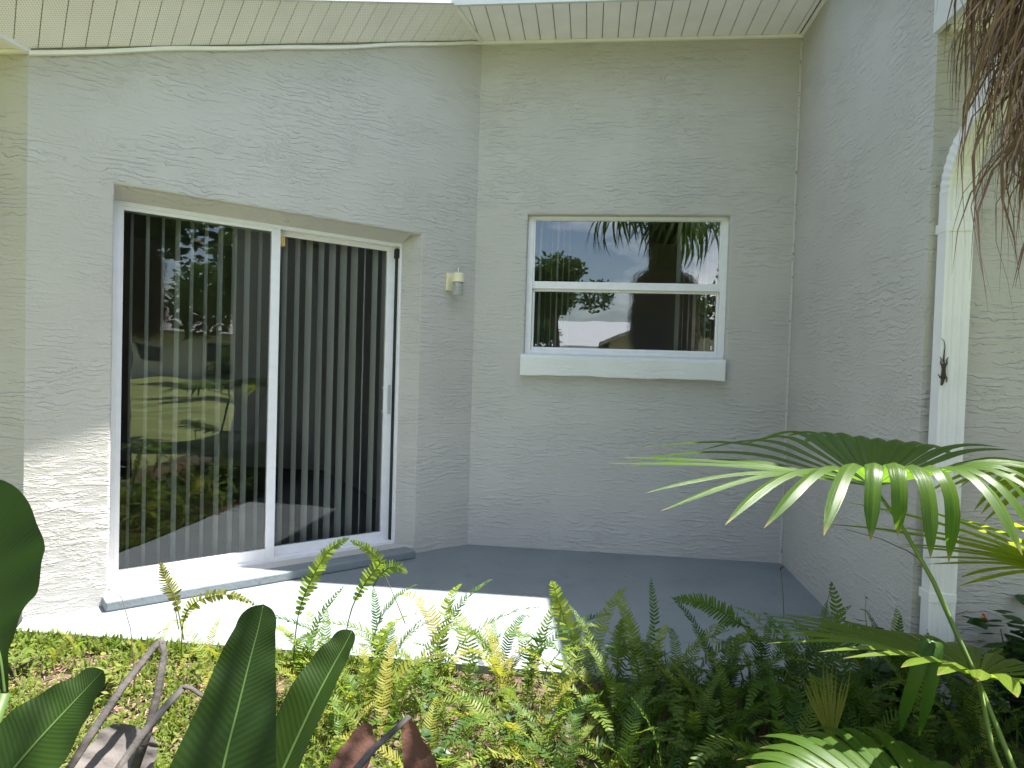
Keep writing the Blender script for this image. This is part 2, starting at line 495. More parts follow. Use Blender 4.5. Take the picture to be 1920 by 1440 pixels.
# ------------------------------------------------------------------ mesh helpers
class MB:
    """collects vertices and faces; build() links them as ONE mesh object"""
    def __init__(self):
        self.v, self.f = [], []

    def add(self, verts, faces):
        k = len(self.v)
        self.v += [Vector(p) for p in verts]
        self.f += [tuple(i + k for i in q) for q in faces]

    def box(self, T, a0, a1, b0, b1, c0, c1):
        vs = [T(a, b, c) for c in (c0, c1) for b in (b0, b1) for a in (a0, a1)]
        self.add(vs, [(0, 2, 3, 1), (4, 5, 7, 6), (0, 1, 5, 4), (2, 6, 7, 3), (0, 4, 6, 2), (1, 3, 7, 5)])

    def tube(self, pts, radii, seg=6, flat=1.0, cap=True, axis=None):
        pts = [Vector(p) for p in pts]
        if not isinstance(radii, (list, tuple)):
            radii = [radii] * len(pts)
        rings = []
        ref = axis or Vector((0.31, 0.17, 0.93))
        for i, p in enumerate(pts):
            d = (pts[min(i + 1, len(pts) - 1)] - pts[max(i - 1, 0)]).normalized()
            x = d.cross(ref)
            if x.length < 1e-3:
                x = d.cross(Vector((1, 0, 0)))
            x.normalize()
            y = d.cross(x)
            rings.append([p + radii[i] * (math.cos(2 * math.pi * k / seg) * x + flat * math.sin(2 * math.pi * k / seg) * y)
                          for k in range(seg)])
        vs = [q for r in rings for q in r]
        fs = []
        for i in range(len(pts) - 1):
            for k in range(seg):
                k2 = (k + 1) % seg
                fs.append((i * seg + k, i * seg + k2, (i + 1) * seg + k2, (i + 1) * seg + k))
        if cap:
            fs.append(tuple(reversed(range(seg))))
            fs.append(tuple((len(pts) - 1) * seg + k for k in range(seg)))
        self.add(vs, fs)

    def lathe(self, T, prof, seg=16):
        vs, fs = [], []
        for (r, z) in prof:
            for k in range(seg):
                a = 2 * math.pi * k / seg
                vs.append(T(r * math.cos(a), r * math.sin(a), z))
        for i in range(len(prof) - 1):
            for k in range(seg):
                k2 = (k + 1) % seg
                fs.append((i * seg + k, i * seg + k2, (i + 1) * seg + k2, (i + 1) * seg + k))
        fs.append(tuple(reversed(range(seg))))
        fs.append(tuple((len(prof) - 1) * seg + k for k in range(seg)))
        self.add(vs, fs)

    def mesh(self, name, origin=None):
        o = origin or Vector((0, 0, 0))
        me = bpy.data.meshes.new(name)
        me.from_pydata([tuple(p - o) for p in self.v], [], self.f)
        me.update()
        return me

    def build(self, name, mat, parent=None, smooth=False, bevel=0.0, fixn=False, origin=None):
        po = parent_origin(parent) if origin is None else origin
        me = self.mesh(name, po)
        if fixn or bevel:
            bm = bmesh.new()
            bm.from_mesh(me)
            bmesh.ops.remove_doubles(bm, verts=bm.verts, dist=1e-5)
            bmesh.ops.recalc_face_normals(bm, faces=bm.faces)
            bm.to_mesh(me)
            bm.free()
        me.materials.append(mat if not isinstance(mat, str) else M[mat])
        if smooth:
            me.polygons.foreach_set('use_smooth', [True] * len(me.polygons))
        ob = bpy.data.objects.new(name, me)
        scene.collection.objects.link(ob)
        if parent is not None:
            ob.parent = parent
        elif origin is not None:
            ob.location = origin
        if bevel:
            md = ob.modifiers.new('bevel', 'BEVEL')
            md.width = bevel
            md.segments = 2
            md.limit_method = 'ANGLE'
            md.angle_limit = math.radians(40)
        return ob


ORIG = {}


def parent_origin(p):
    o = Vector((0, 0, 0))
    while p is not None:
        o = o + Vector(p.location)
        p = p.parent
    return o


def tag(o, label=None, cat=None, group=None, kind=None):
    if label:
        o['label'] = label
    if cat:
        o['category'] = cat
    if group:
        o['group'] = group
    if kind:
        o['kind'] = kind
    return o


def empty(name, loc, label, cat, group=None):
    o = bpy.data.objects.new(name, None)
    o.empty_display_size = 0.1
    o.location = loc
    scene.collection.objects.link(o)
    return tag(o, label, cat, group)


def W3(x, y, z):
    return Vector((x, y, z))


def LW(s, o, z):
    """left (45 degree) wall: s along it from the inner corner, o outward"""
    return Vector((-s / R2 + o / R2, -s / R2 - o / R2, z))


def BW(s, o, z):
    return Vector((s, -o, z))


def RW(s, o, z):
    return Vector((WX - o, -s, z))


WX = 2.1613           # right end of the back wall
SL = 2.592            # length of the 45 degree wall
CX = -SL / R2         # its outer corner
FY = -1.86            # right front wall
H = 3.5415            # height of the level soffit
SP, SQ = 0.575, -0.108


def zsoff(x, y):      # the raked soffit over the sliding door
    return H + SP * x + SQ * y


GZ = -0.028            # planting bed level


def wall(name, T, cols, rows, holes, th, parent, mat='stucco', fine=False):
    """solid wall with openings. rows may hold functions of the position along the wall"""
    mb = MB()

    def zz(r, u):
        return r(u) if callable(r) else r
    nc, nr = len(cols) - 1, len(rows) - 1
    solid = lambda i, j: 0 <= i < nc and 0 <= j < nr and (i, j) not in holes
    for i in range(nc):
        for j in range(nr):
            if not solid(i, j):
                continue
            a, b = cols[i], cols[i + 1]
            p = [(a, zz(rows[j], a)), (b, zz(rows[j], b)), (b, zz(rows[j + 1], b)), (a, zz(rows[j + 1], a))]
            mb.add([T(u, 0, z) for u, z in p], [(0, 1, 2, 3)])
            mb.add([T(u, -th, z) for u, z in p], [(3, 2, 1, 0)])
            for (di, dj, q, w) in ((0, -1, 0, 1), (1, 0, 1, 2), (0, 1, 2, 3), (-1, 0, 3, 0)):
                if not solid(i + di, j + dj):
                    mb.add([T(p[q][0], 0, p[q][1]), T(p[w][0], 0, p[w][1]),
                            T(p[w][0], -th, p[w][1]), T(p[q][0], -th, p[q][1])], [(0, 1, 2, 3)])
    ob = mb.build(name, mat, parent, fixn=True)
    if holes:
        # round the painted stucco edges of the opening
        bm = bmesh.new()
        bm.from_mesh(ob.data)
        hc = {(cols[i + di], zz(rows[j + dj], cols[i + di])) for (i, j) in holes for di in (0, 1) for dj in (0, 1)}
        po = parent_origin(parent)
        hp = [T(u, 0, z) - po for u, z in hc]
        ed = [e for e in bm.edges if all(any((v.co - h).length < 1e-4 for h in hp) for v in e.verts)]
        bmesh.ops.bevel(bm, geom=ed, offset=0.014, segments=3, affect='EDGES', profile=0.5)
        bm.to_mesh(ob.data)
        bm.free()
    return ob


# ------------------------------------------------------------------ setting
def sheet(name, pts, z, mat, label):
    mb = MB()
    mb.add([(x, y, z) for x, y in pts], [tuple(range(len(pts)))])
    return tag(mb.build(name, mat), label, None, None, 'structure')


sheet('ground', [(-400, -400), (400, -400), (400, 400), (-400, 400)], GZ - 0.004, 'ground', 'bare brown soil of the planting bed in front of the patio')
sheet('lawn', [(-390, -390), (390, -390), (390, -4.0), (4.4, -3.4), (3.4, -4.1), (-2.5, -4.2), (-390, -4.0)], GZ, 'lawn', 'mown green lawn of the yard')

mb = MB()
mb.add([(x, y, z) for z in (0.0, -0.14) for x, y in
        [(-1.76, -1.955), (-0.4, -1.93), (0.9, -1.94), (2.3, -1.96), (2.3, 0.12), (-1.2, 0.12), (-1.9, -1.7)]],
       [tuple(range(7)), tuple(reversed(range(7, 14)))] + [(i, (i + 1) % 7, 7 + (i + 1) % 7, 7 + i) for i in range(7)])
patio = tag(mb.build('patio', 'patio', fixn=True), 'grey painted concrete patio slab in the sheltered corner', kind='structure')
mb = MB()
mb.box(LW, 0.49, 2.262, -0.13, 0.112, 0.001, 0.0526)
step = mb.build('step', 'patio', patio, bevel=0.008)
tag(step, 'low grey concrete step under the sliding door')

# ------------------------------------------------------------------ house
house = empty('house', (0, 0, 0), 'grey stucco house forming a sheltered corner with sliding door and window', 'house')

DO1, DO2, DZ = 2.2315, 0.4478, 2.1361       # door opening
wall('wall', LW, [-0.15, DO2, DO1, SL], [-0.2, 0.053, DZ, lambda s: H + 0.06 - 0.330 * s], {(1, 1)}, 0.2, house)
WN = (0.362, 1.739, 1.364, 2.345)
wall('wall', BW, [-0.15, WN[0], WN[1], WX + 0.15], [-0.2, WN[2], WN[3], H + 0.06], {(1, 1)}, 0.2, house)
wall('wall', RW, [-0.2, -FY - 0.2], [-0.2, lambda s: 3.0 + 0.43 * (2.3 - s)], set(), 0.2, house)
wall('wall', lambda s, o, z: Vector((s, -SL / R2 - o, z)), [-6.3, CX], [-0.2, 2.75], set(), 0.2, house)
wall('wall', lambda s, o, z: Vector((s, FY - o, z)), [WX, 7.5], [-0.2, 3.1], set(), 0.2, house)
for a, b2 in (((-6.3, -1.8), (-6.3, 5)), ((7.3, -1.8), (7.3, 5)), ((-6.3, 5), (7.5, 5))):
    mb = MB()
    d = Vector((b2[0] - a[0], b2[1] - a[1], 0))
    L = d.length
    d.normalize()
    nn = Vector((-d.y, d.x, 0))
    mb.box(lambda u, v, z: Vector((a[0], a[1], 0)) + d * u + nn * v + Vector((0, 0, z)), 0, L, 0, 0.2, -0.2, 2.75)
    mb.build('wall', 'stucco', house)
inner = [(-6.2, -1.72), (CX - 0.08, -1.72), (-0.14, 0.11), (WX + 0.1, 0.11), (WX + 0.1, -1.75), (7.4, -1.75), (7.4, 4.95), (-6.2, 4.95)]
for nm, z, mt in (('interior_floor', 0.045, 'carpet'), ('ceiling', 2.62, 'interior')):
    mb = MB()
    mb.add([(x, y, z) for x, y in inner], [tuple(range(len(inner)))])
    mb.build(nm, mt, house)
for (x0, y0, x1, y1) in ((-6.1, 2.6, 7.3, 2.6), (-0.22, 0.2, -1.9, 2.5)):
    mb = MB()
    d = Vector((x1 - x0, y1 - y0, 0)).normalized()
    nn = Vector((-d.y, d.x, 0)) * 0.1
    p, q = Vector((x0, y0, 0)), Vector((x1, y1, 0))
    mb.add([p, q, q + nn, p + nn] + [v + Vector((0, 0, 2.62)) for v in (p, q, q + nn, p + nn)],
           [(0, 1, 5, 4), (1, 2, 6, 5), (2, 3, 7, 6), (3, 0, 4, 7)])
    mb.build('partition', 'interior', house)

# garage wing further right, coming forward (seen mirrored in the door glass)
mb = MB()
mb.box(W3, 5.0, 7.5, -4.42, FY - 0.205, -0.2, 3.5)
mb.build('wall', 'stucco', house)
mb = MB()
g0, g1 = 3.45, 3.61
mb.add([(4.6, -4.8, g0), (7.8, -4.8, g0), (7.8, FY, g0), (4.6, FY, g0), (6.2, -3.2, 4.25), (6.2, FY, 4.25),
        (4.6, -4.8, g1), (7.8, -4.8, g1), (7.8, FY, g1), (4.6, FY, g1)],
       [(0, 3, 2, 1), (6, 7, 4), (7, 8, 5, 4), (9, 6, 4, 5), (0, 1, 7, 6), (1, 2, 8, 7), (3, 0, 6, 9)])
mb.build('roof', 'shingle', house, fixn=True)

# roof sheets, raised 15 cm above the soffits
OH = 0.523
RO = 0.305
COR = (-0.092, -OH)                                 # where the raked and the level eave meet
EV = (-1.885, -2.31)                                # where the raked eave meets the front eave
mb = MB()
mb.add([(-6.6, -2.31, 2.84), (*EV, 2.84), (*COR, H + 0.15), (WX + 0.02, -OH, H + 0.15), (-6.6, 2.4, 5.0), (WX + 0.02, 2.4, 5.0),
        (-6.6, 5.3, 2.9), (WX + 0.02, 5.3, 2.9)],
       [(0, 1, 4), (1, 2, 4), (2, 5, 4), (2, 3, 5), (4, 5, 7, 6)])
mb.build('roof', 'shingle', house, fixn=True)
mb = MB()
zr = lambda y: 3.08 + 0.43 * (y + 2.31)
mb.add([(1.9, -2.31, zr(-2.31)), (7.8, -2.31, zr(-2.31)), (7.8, 2.4, zr(2.4)), (1.9, 2.4, zr(2.4)), (7.8, 5.3, 3.0), (1.9, 5.3, 3.0)] +
       [(1.9, -2.31, zr(-2.31) - 0.14), (7.8, -2.31, zr(-2.31) - 0.14), (7.8, 2.4, zr(2.4) - 0.14), (1.9, 2.4, zr(2.4) - 0.14)],
       [(0, 1, 2, 3), (3, 2, 4, 5), (9, 8, 7, 6), (0, 3, 9, 6), (1, 0, 6, 7)])
mb.build('roof', 'shingle', house, fixn=True)


def board(pts, z0, z1, t, name, mat, parent):
    """a board standing along the polyline pts (x, y, z), z0..z1 relative, t thick towards the left hand"""
    mb = MB()
    for (p, q) in zip(pts[:-1], pts[1:]):
        p, q = Vector(p), Vector(q)
        d = Vector((q.x - p.x, q.y - p.y, 0)).normalized()
        n = Vector((-d.y, d.x, 0)) * t
        vs = [p + Vector((0, 0, z0)), q + Vector((0, 0, z0)), q + n + Vector((0, 0, z0)), p + n + Vector((0, 0, z0)),
              p + Vector((0, 0, z1)), q + Vector((0, 0, z1)), q + n + Vector((0, 0, z1)), p + n + Vector((0, 0, z1))]
        mb.add(vs, [(0, 3, 2, 1), (4, 5, 6, 7), (0, 1, 5, 4), (1, 2, 6, 5), (2, 3, 7, 6), (3, 0, 4, 7)])
    return mb.build(name, mat, parent, fixn=True)


zc, ze = zsoff(*COR), zsoff(*EV)
board([(*COR, zc), (*EV, ze)], -0.012, 0.155, 0.022, 'fascia', 'fascia', house)
board([(WX, -OH, H), (COR[0], -OH, H)], -0.022, 0.155, 0.022, 'fascia', 'fascia', house)
board([(EV[0], -2.31, 2.69), (-6.6, -2.31, 2.69)], -0.022, 0.155, 0.022, 'fascia', 'fascia', house)
board([(7.8, -2.31, 2.69), (2.19, -2.31, 2.69)], -0.022, 0.50, 0.022, 'fascia', 'fascia', house)
board([(2.165, -2.33, 2.69), (2.165, FY, 2.69)], -0.03, 0.55, 0.022, 'fascia', 'fascia', house)
mb = MB()                                            # gutter over the right front wall
mb.add([(x, y, z) for x in (2.2, 7.8) for (y, z) in ((-2.335, 3.05), (-2.335, 2.93), (-2.40, 2.93), (-2.445, 3.05))],
       [(0, 1, 5, 4), (1, 2, 6, 5), (2, 3, 7, 6), (0, 3, 2, 1), (4, 5, 6, 7)])
mb.build('gutter', 'fascia', house, fixn=True)


def clip(poly, a, b, c):
    """keep the part of a polygon where a*x + b*y <= c"""
    out = []
    for i in range(len(poly)):
        p, q = poly[i], poly[(i + 1) % len(poly)]
        fp, fq = a * p[0] + b * p[1] - c, a * q[0] + b * q[1] - c
        if fp <= 0:
            out.append(p)
        if (fp < 0 < fq) or (fq < 0 < fp):
            t = fp / (fp - fq)
            out.append((p[0] + t * (q[0] - p[0]), p[1] + t * (q[1] - p[1])))
    return out


def panel(parent, poly, zf, mat):
    """one soffit panel: shallow pan with chamfered long edges"""
    if len(poly) < 3:
        return
    cx = sum(p[0] for p in poly) / len(poly)
    cy = sum(p[1] for p in poly) / len(poly)
    mb = MB()
    n = len(poly)
    top = [(x, y, zf(x, y) + 0.012) for x, y in poly]
    ins = []
    for x, y in poly:
        d = math.hypot(cx - x, cy - y)
        k = 0.006 / max(d, 0.02)
        ins.append((x + (cx - x) * k, y + (cy - y) * k))
    mid = [(x, y, zf(x, y) + 0.004) for x, y in poly]
    low = [(x, y, zf(x, y)) for x, y in ins]
    mb.add(top + mid + low, [(i, (i + 1) % n, n + (i + 1) % n, n + i) for i in range(n)] +
           [(n + i, n + (i + 1) % n, 2 * n + (i + 1) % n, 2 * n + i) for i in range(n)] + [tuple(range(2 * n, 3 * n))])
    return mb.build('soffit_panel', mat, parent, fixn=True)


# raked vented soffit over the sliding door: backing sheet and wall channel, then the panels
def backing(poly, zf, chan):
    mb = MB()
    mb.add([(x, y, zf(x, y) + 0.02) for x, y in poly], [tuple(range(len(poly)))])
    return mb


vx = COR[0] / COR[1]       # valley line x = vx * y
mb = backing([(0, 0), COR, EV, (CX - 0.02, CX)], zsoff, None)
soff_rake = mb.build('soffit', 'dark', house)
tag(soff_rake, 'sloping vented cream soffit above the sliding door')
ds = 0.0945
k = 0
s = 0.005
while s < 3.1:
    a, b2 = s + 0.0013, s + ds - 0.0013
    poly = [(LW(a, 0.012, 0).x, LW(a, 0.012, 0).y), (LW(b2, 0.012, 0).x, LW(b2, 0.012, 0).y),
            (LW(b2, RO - 0.004, 0).x, LW(b2, RO - 0.004, 0).y), (LW(a, RO - 0.004, 0).x, LW(a, RO - 0.004, 0).y)]
    poly = clip(poly, 1, -vx, -0.006)                 # stop at the valley
    # stop at the line where the level front soffit begins (where the rake drops to 2.69)
    poly = clip(poly, -SP, -SQ, H - 2.69 - 0.004)
    panel(soff_rake, poly, zsoff, 'soffit_vent')
    s += ds
# level soffit over the window
mb = backing([(0, 0), (WX, 0), (WX, -OH), COR], lambda x, y: H, None)
soff_back = mb.build('soffit', 'dark', house)
tag(soff_back, 'level plain cream soffit above the window')
x = -0.115
while x < WX - 0.01:
    poly = [(x + 0.0022, -0.012), (min(x + 0.1035, WX - 0.03), -0.012), (min(x + 0.1035, WX - 0.03), -OH + 0.004), (x + 0.0022, -OH + 0.004)]
    poly = clip(poly, -1, vx, -0.012)
    panel(soff_back, poly, lambda x, y: H, 'soffit')
    x += 0.1057
# level soffits over the two front walls
mb = backing([(-6.3, CX), (CX, CX), EV, (-6.3, -2.31)], lambda x, y: 2.69, None)
soff_l = mb.build('soffit', 'dark', house)
x = CX
while x > -3.2:
    poly = [(x - 0.14, CX - 0.012), (x - 0.0022, CX - 0.012), (x - 0.0022, -2.305), (x - 0.14, -2.305)]
    poly = clip(poly, SP, SQ, 2.69 - H - 0.006)
    panel(soff_l, poly, lambda x, y: 2.69, 'soffit_vent2')
    x -= 0.1422
mb = backing([(2.19, FY), (7.8, FY), (7.8, -2.31), (2.19, -2.31)], lambda x, y: 2.69, None)
soff_r = mb.build('soffit', 'dark', house)
x = 2.192
while x < 3.4:
    panel(soff_r, [(x, FY - 0.012), (x + 0.14, FY - 0.012), (x + 0.14, -2.305), (x, -2.305)], lambda x, y: 2.69, 'soffit_vent2')
    x += 0.1422
# channel trims
mb = MB()
n = 24
for i in range(n):
    for (o0, o1, z0, z1) in ((0.001, 0.024, -0.022, -0.003),):
        a, b2 = SL * i / n, SL * (i + 1) / n + 0.0001
        wv = lambda s: 0.004 * math.sin(s * 4.1) + 0.003 * math.sin(s * 9.7 + 1)
        vs = []
        for (s_, o_, z_) in ((a, o0, z0), (b2, o0, z0), (b2, o1, z0), (a, o1, z0), (a, o0, z1), (b2, o0, z1), (b2, o1, z1), (a, o1, z1)):
            p = LW(s_, o_, 0)
            p.z = H - 0.330 * s_ + z_ + wv(s_)
            vs.append(p)
        mb.add(vs, [(0, 3, 2, 1), (4, 5, 6, 7), (2, 3, 7, 6), (0, 1, 5, 4)])
mb.build('channel_trim', 'trim', house, fixn=True)
mb = MB()
mb.box(BW, 0.012, WX - 0.001, 0.001, 0.022, H - 0.02, H - 0.002)
mb.build('channel_trim', 'trim', house)
mb = MB()
mb.box(RW, 0.022, OH, 0.001, 0.022, H - 0.014, H - 0.001)
mb.build('channel_trim', 'trim', house)
mb = MB()
mb.box(lambda a, o, z: Vector((a, CX - o, z)), -6.3, CX - 0.004, 0.001, 0.022, 2.672, 2.688)
mb.build('channel_trim', 'trim', house)
mb = MB()
mb.box(lambda a, o, z: Vector((a, FY - o, z)), 2.2, 7.5, 0.001, 0.022, 2.668, 2.688)
mb.build('channel_trim', 'trim', house)
for (p, q) in (((0.0, -0.01), COR), ((CX, CX), EV)):      # strip in the valley and at the outer corner
    mb = MB()
    P, Q = Vector((*p, zsoff(*p))), Vector((*q, zsoff(*q)))
    d = (Q - P).normalized()
    nn = Vector((-d.y, d.x, 0)).normalized() * 0.014
    dz = Vector((0, 0, 0.012))
    mb.add([P - nn - dz, Q - nn - dz, Q + nn - dz, P + nn - dz, P - nn + dz, Q - nn + dz, Q + nn + dz, P + nn + dz],
           [(0, 3, 2, 1), (4, 5, 6, 7), (0, 1, 5, 4), (1, 2, 6, 5), (2, 3, 7, 6), (3, 0, 4, 7)])
    mb.build('valley_trim', 'trim', house)

# ------------------------------------------------------------------ sliding door
S1, S2, Z0, Z1 = 2.2051, 0.5166, 0.0526, 2.0826
DD = -0.13
mb = MB()
mb.box(LW, S2 + 0.0164, S1 + 0.024, DD - 0.10, DD, Z1 - 0.022, Z1)
mb.box(LW, S1 - 0.012, S1 + 0.024, DD - 0.10, DD, Z0, Z1 - 0.0222)       # jamb
mb.box(LW, S2, S2 + 0.016, DD - 0.10, DD, Z0, Z1)
mb.box(LW, S2 + 0.0162, S1 - 0.0122, DD - 0.10, DD + 0.004, Z0, Z0 + 0.018)
rv = MB()                                            # splayed stucco reveal and lintel
rv.add([LW(DO2, -0.012, 0.0535), LW(S2, DD + 0.002, 0.0535), LW(S2, DD - 0.09, 0.0535), LW(DO2, DD - 0.09, 0.0535),
        LW(DO2, -0.012, DZ), LW(S2, DD + 0.002, DZ), LW(S2, DD - 0.09, DZ), LW(DO2, DD - 0.09, DZ)],
       [(0, 1, 5, 4), (1, 2, 6, 5), (0, 3, 2, 1), (4, 5, 6, 7), (2, 3, 7, 6)])
rv.add([LW(S2, -0.012, DZ - 0.001), LW(S2, DD + 0.002, Z1 + 0.001), LW(S2, DD - 0.09, Z1 + 0.001), LW(S2, DD - 0.09, DZ - 0.001),
        LW(DO1, -0.012, DZ - 0.001), LW(DO1, DD + 0.002, Z1 + 0.001), LW(DO1, DD - 0.09, Z1 + 0.001), LW(DO1, DD - 0.09, DZ - 0.001)],
       [(0, 1, 5, 4), (1, 2, 6, 5), (2, 3, 7, 6), (0, 3, 2, 1), (4, 5, 6, 7)])
rv.build('reveal', 'stucco', house, fixn=True)
sdoor = mb.build('sliding_door', 'alu', house, fixn=True)
tag(sdoor, 'white framed two panel sliding glass door')


def door_panel(s0, s1, o0, o1, z0, z1, st0, st1, rb, rtp, gm):
    mb = MB()
    mb.box(LW, s0, s0 + st0, o0, o1, z0, z1)
    mb.box(LW, s1 - st1, s1, o0, o1, z0, z1)
    mb.box(LW, s0 + st0 + .0002, s1 - st1 - .0002, o0, o1 - 0.002, z0, z0 + rb)
    mb.box(LW, s0 + st0 + .0002, s1 - st1 - .0002, o0, o1 - 0.002, z1 - rtp, z1)
    mb.build('door_panel', 'alu', sdoor, fixn=True, bevel=0.002)
    om = (o0 + o1) / 2
    mb = MB()
    mb.add([LW(s0 + st0 - 0.004, om, z0 + rb - 0.004), LW(s1 - st1 + 0.004, om, z0 + rb - 0.004),
            LW(s1 - st1 + 0.004, om, z1 - rtp + 0.004), LW(s0 + st0 - 0.004, om, z1 - rtp + 0.004)], [(3, 2, 1, 0)])
    mb.build('pane', gm, sdoor)


door_panel(1.338, S1 - 0.012, DD - 0.040, DD - 0.006, Z0 + 0.018, Z1 - 0.022, 0.052, 0.026, 0.064, 0.020, 'glass_door')
door_panel(S2 + 0.016, 1.372, DD - 0.086, DD - 0.052, Z0 + 0.018, Z1 - 0.022, 0.062, 0.050, 0.058, 0.030, 'glass_inner')
# grey gasket line and pull handle of the sliding panel
mb = MB()
mb.box(LW, S2 + 0.0165, S2 + 0.0225, DD - 0.05, DD - 0.02, Z0 + 0.02, Z1 - 0.03)
mb.build('weather_strip', 'rubber', sdoor)
mb = MB()
mb.box(LW, S2 + 0.083, S2 + 0.099, DD - 0.052, DD - 0.022, 0.945, 0.957)
mb.box(LW, S2 + 0.083, S2 + 0.099, DD - 0.052, DD - 0.022, 1.105, 1.117)
mb.box(LW, S2 + 0.080, S2 + 0.102, DD - 0.022, DD - 0.014, 0.935, 1.127)
mb.build('handle', 'alu', sdoor, bevel=0.002)
mb = MB()
mb.box(LW, S2 + 0.03, S2 + 0.052, DD - 0.052, DD - 0.049, 0.93, 1.13)
mb.build('latch_plate', 'alu_inner', sdoor)
mb = MB()
mb.box(LW, S2 + 0.017, S2 + 0.032, DD - 0.05, DD - 0.002, 1.985, 2.045)
mb.build('bumper', 'rubber', sdoor)
mb = MB()
mb.box(LW, 1.306, 1.336, DD - 0.05, DD - 0.02, 1.965, 2.025)
mb.build('stop_block', 'wood', sdoor)

# ------------------------------------------------------------------ vertical blinds behind the door
blind = empty('vertical_blind', LW(1.36, -0.29, 0.06), 'white vertical slat blind hanging inside the sliding glass door', 'blind')
mb = MB()
mb.box(LW, 0.50, 2.22, -0.33, -0.29, 2.06, 2.10)
mb.build('headrail', 'alu', blind)
s = 0.545
i = 0
while s < 2.20:
    w = 0.0445
    ang = rnd.uniform(-0.10, 0.10)
    if abs(s - 0.725) < 0.03:
        ang = 0.55
    mb = MB()
    c, sn = math.cos(ang), math.sin(ang)
    pts = []
    for kk in range(5):
        t = -1 + kk * 0.5
        bow = 0.004 * (1 - t * t)
        pts.append((s + t * w * sn + bow * c, -0.31 + t * w * c - bow * sn))
    vs = [LW(a, b2, z) for z in (0.085, 2.062) for a, b2 in pts]
    mb.add(vs, [(q, q + 1, q + 6, q + 5) for q in range(4)])
    mb.build('slat', 'slat', blind, smooth=True)
    s += 0.0785 + rnd.uniform(-0.003, 0.003)
    i += 1

# ------------------------------------------------------------------ window
wx0, wx1, wz0, wz1 = 0.3795, 1.7206, 1.3893, 2.3463
YW = -0.062           # outward offset of the frame face (recessed)
mb = MB()
mb.box(BW, WN[0] - 0.01, wx0 + 0.022, YW - 0.08, YW, wz0 - 0.03, WN[3] + 0.01)
mb.box(BW, wx1 - 0.022, WN[1] + 0.01, YW - 0.08, YW, wz0 - 0.03, WN[3] + 0.01)
mb.box(BW, wx0 + 0.0222, wx1 - 0.0222, YW - 0.08, YW, wz1 - 0.022, WN[3] + 0.01)
mb.box(BW, wx0 + 0.0222, wx1 - 0.0222, YW - 0.08, YW, wz0 - 0.03, wz0 + 0.012)
win = mb.build('window', 'alu', house, fixn=True, bevel=0.003)
tag(win, 'white framed single hung window with two panes')


def sash(x0, x1, z0, z1, o1, wd, bot, top):
    mb = MB()
    o0 = o1 - 0.028
    mb.box(BW, x0, x0 + wd, o0, o1, z0, z1)
    mb.box(BW, x1 - wd, x1, o0, o1, z0, z1)
    mb.box(BW, x0 + wd + .0002, x1 - wd - .0002, o0, o1 - 0.001, z0, z0 + bot)
    mb.box(BW, x0 + wd + .0002, x1 - wd - .0002, o0, o1 - 0.001, z1 - top, z1)
    mb.build('sash', 'alu', win, fixn=True, bevel=0.003)
    mb = MB()
    om = o1 - 0.014
    mb.add([BW(x0 + wd - .004, om, z0 + bot - .004), BW(x1 - wd + .004, om, z0 + bot - .004),
            BW(x1 - wd + .004, om, z1 - top + .004), BW(x0 + wd - .004, om, z1 - top + .004)], [(0, 1, 2, 3)])
    mb.build('pane', 'glass_win', win)


sash(wx0 + 0.022, wx1 - 0.022, 1.838, wz1 - 0.022, YW - 0.008, 0.012, 0.052, 0.006)
sash(wx0 + 0.022, wx1 - 0.022, wz0 + 0.012, 1.852, YW - 0.040, 0.016, 0.024, 0.030)
mb = MB()
for i in range(28):
    a, b2 = 0.343 + 1.392 * i / 28, 0.343 + 1.392 * (i + 1) / 28
    f = lambda u, q: 0.003 * math.sin(u * 9 + q) + 0.002 * math.sin(u * 23 + 2 * q)
    vs = []
    for u in (a, b2):
        vs += [BW(u, -0.06, 1.222), BW(u, 0.058 + f(u, 0), 1.224 + f(u, 1)), BW(u, 0.060 + f(u, 2), 1.352 + f(u, 3)), BW(u, 0.046, 1.366 + f(u, 3) * .5), BW(u, -0.06, 1.378)]
    mb.add(vs, [(q, q + 1, q + 6, q + 5) for q in range(4)])
    if i == 0:
        mb.add(vs[:5], [(0, 1, 2, 3, 4)])
    if i == 27:
        mb.add(vs[5:], [(4, 3, 2, 1, 0)])
sill = mb.build('window_sill', 'stucco_sill', win, fixn=True, bevel=0.006)
mb = MB()
mb.box(BW, 1.655, 1.665, YW - 0.04, YW - 0.034, wz0 + 0.045, wz0 + 0.075)
mb.build('latch', 'alu', win)

wblind = empty('vertical_blind', (1.05, 0.25, 1.3), 'vertical blind drawn to both sides inside the window over the white sill', 'blind')
mb = MB()
mb.box(BW, 0.33, 1.77, -0.29, -0.25, 2.37, 2.41)
mb.build('headrail', 'alu', wblind)
for x in [0.44 + 0.042 * i for i in range(6)] + [1.44 + 0.04 * i for i in range(8)]:
    mb = MB()
    ang = rnd.uniform(-0.25, 0.25)
    c, sn = math.cos(ang) * 0.044, math.sin(ang) * 0.044
    mb.add([BW(x - sn, -0.27 - c, 1.30), BW(x + sn, -0.27 + c, 1.30), BW(x + sn, -0.27 + c, 2.372), BW(x - sn, -0.27 - c, 2.372)], [(0, 1, 2, 3)])
    mb.build('slat', 'slat', wblind)

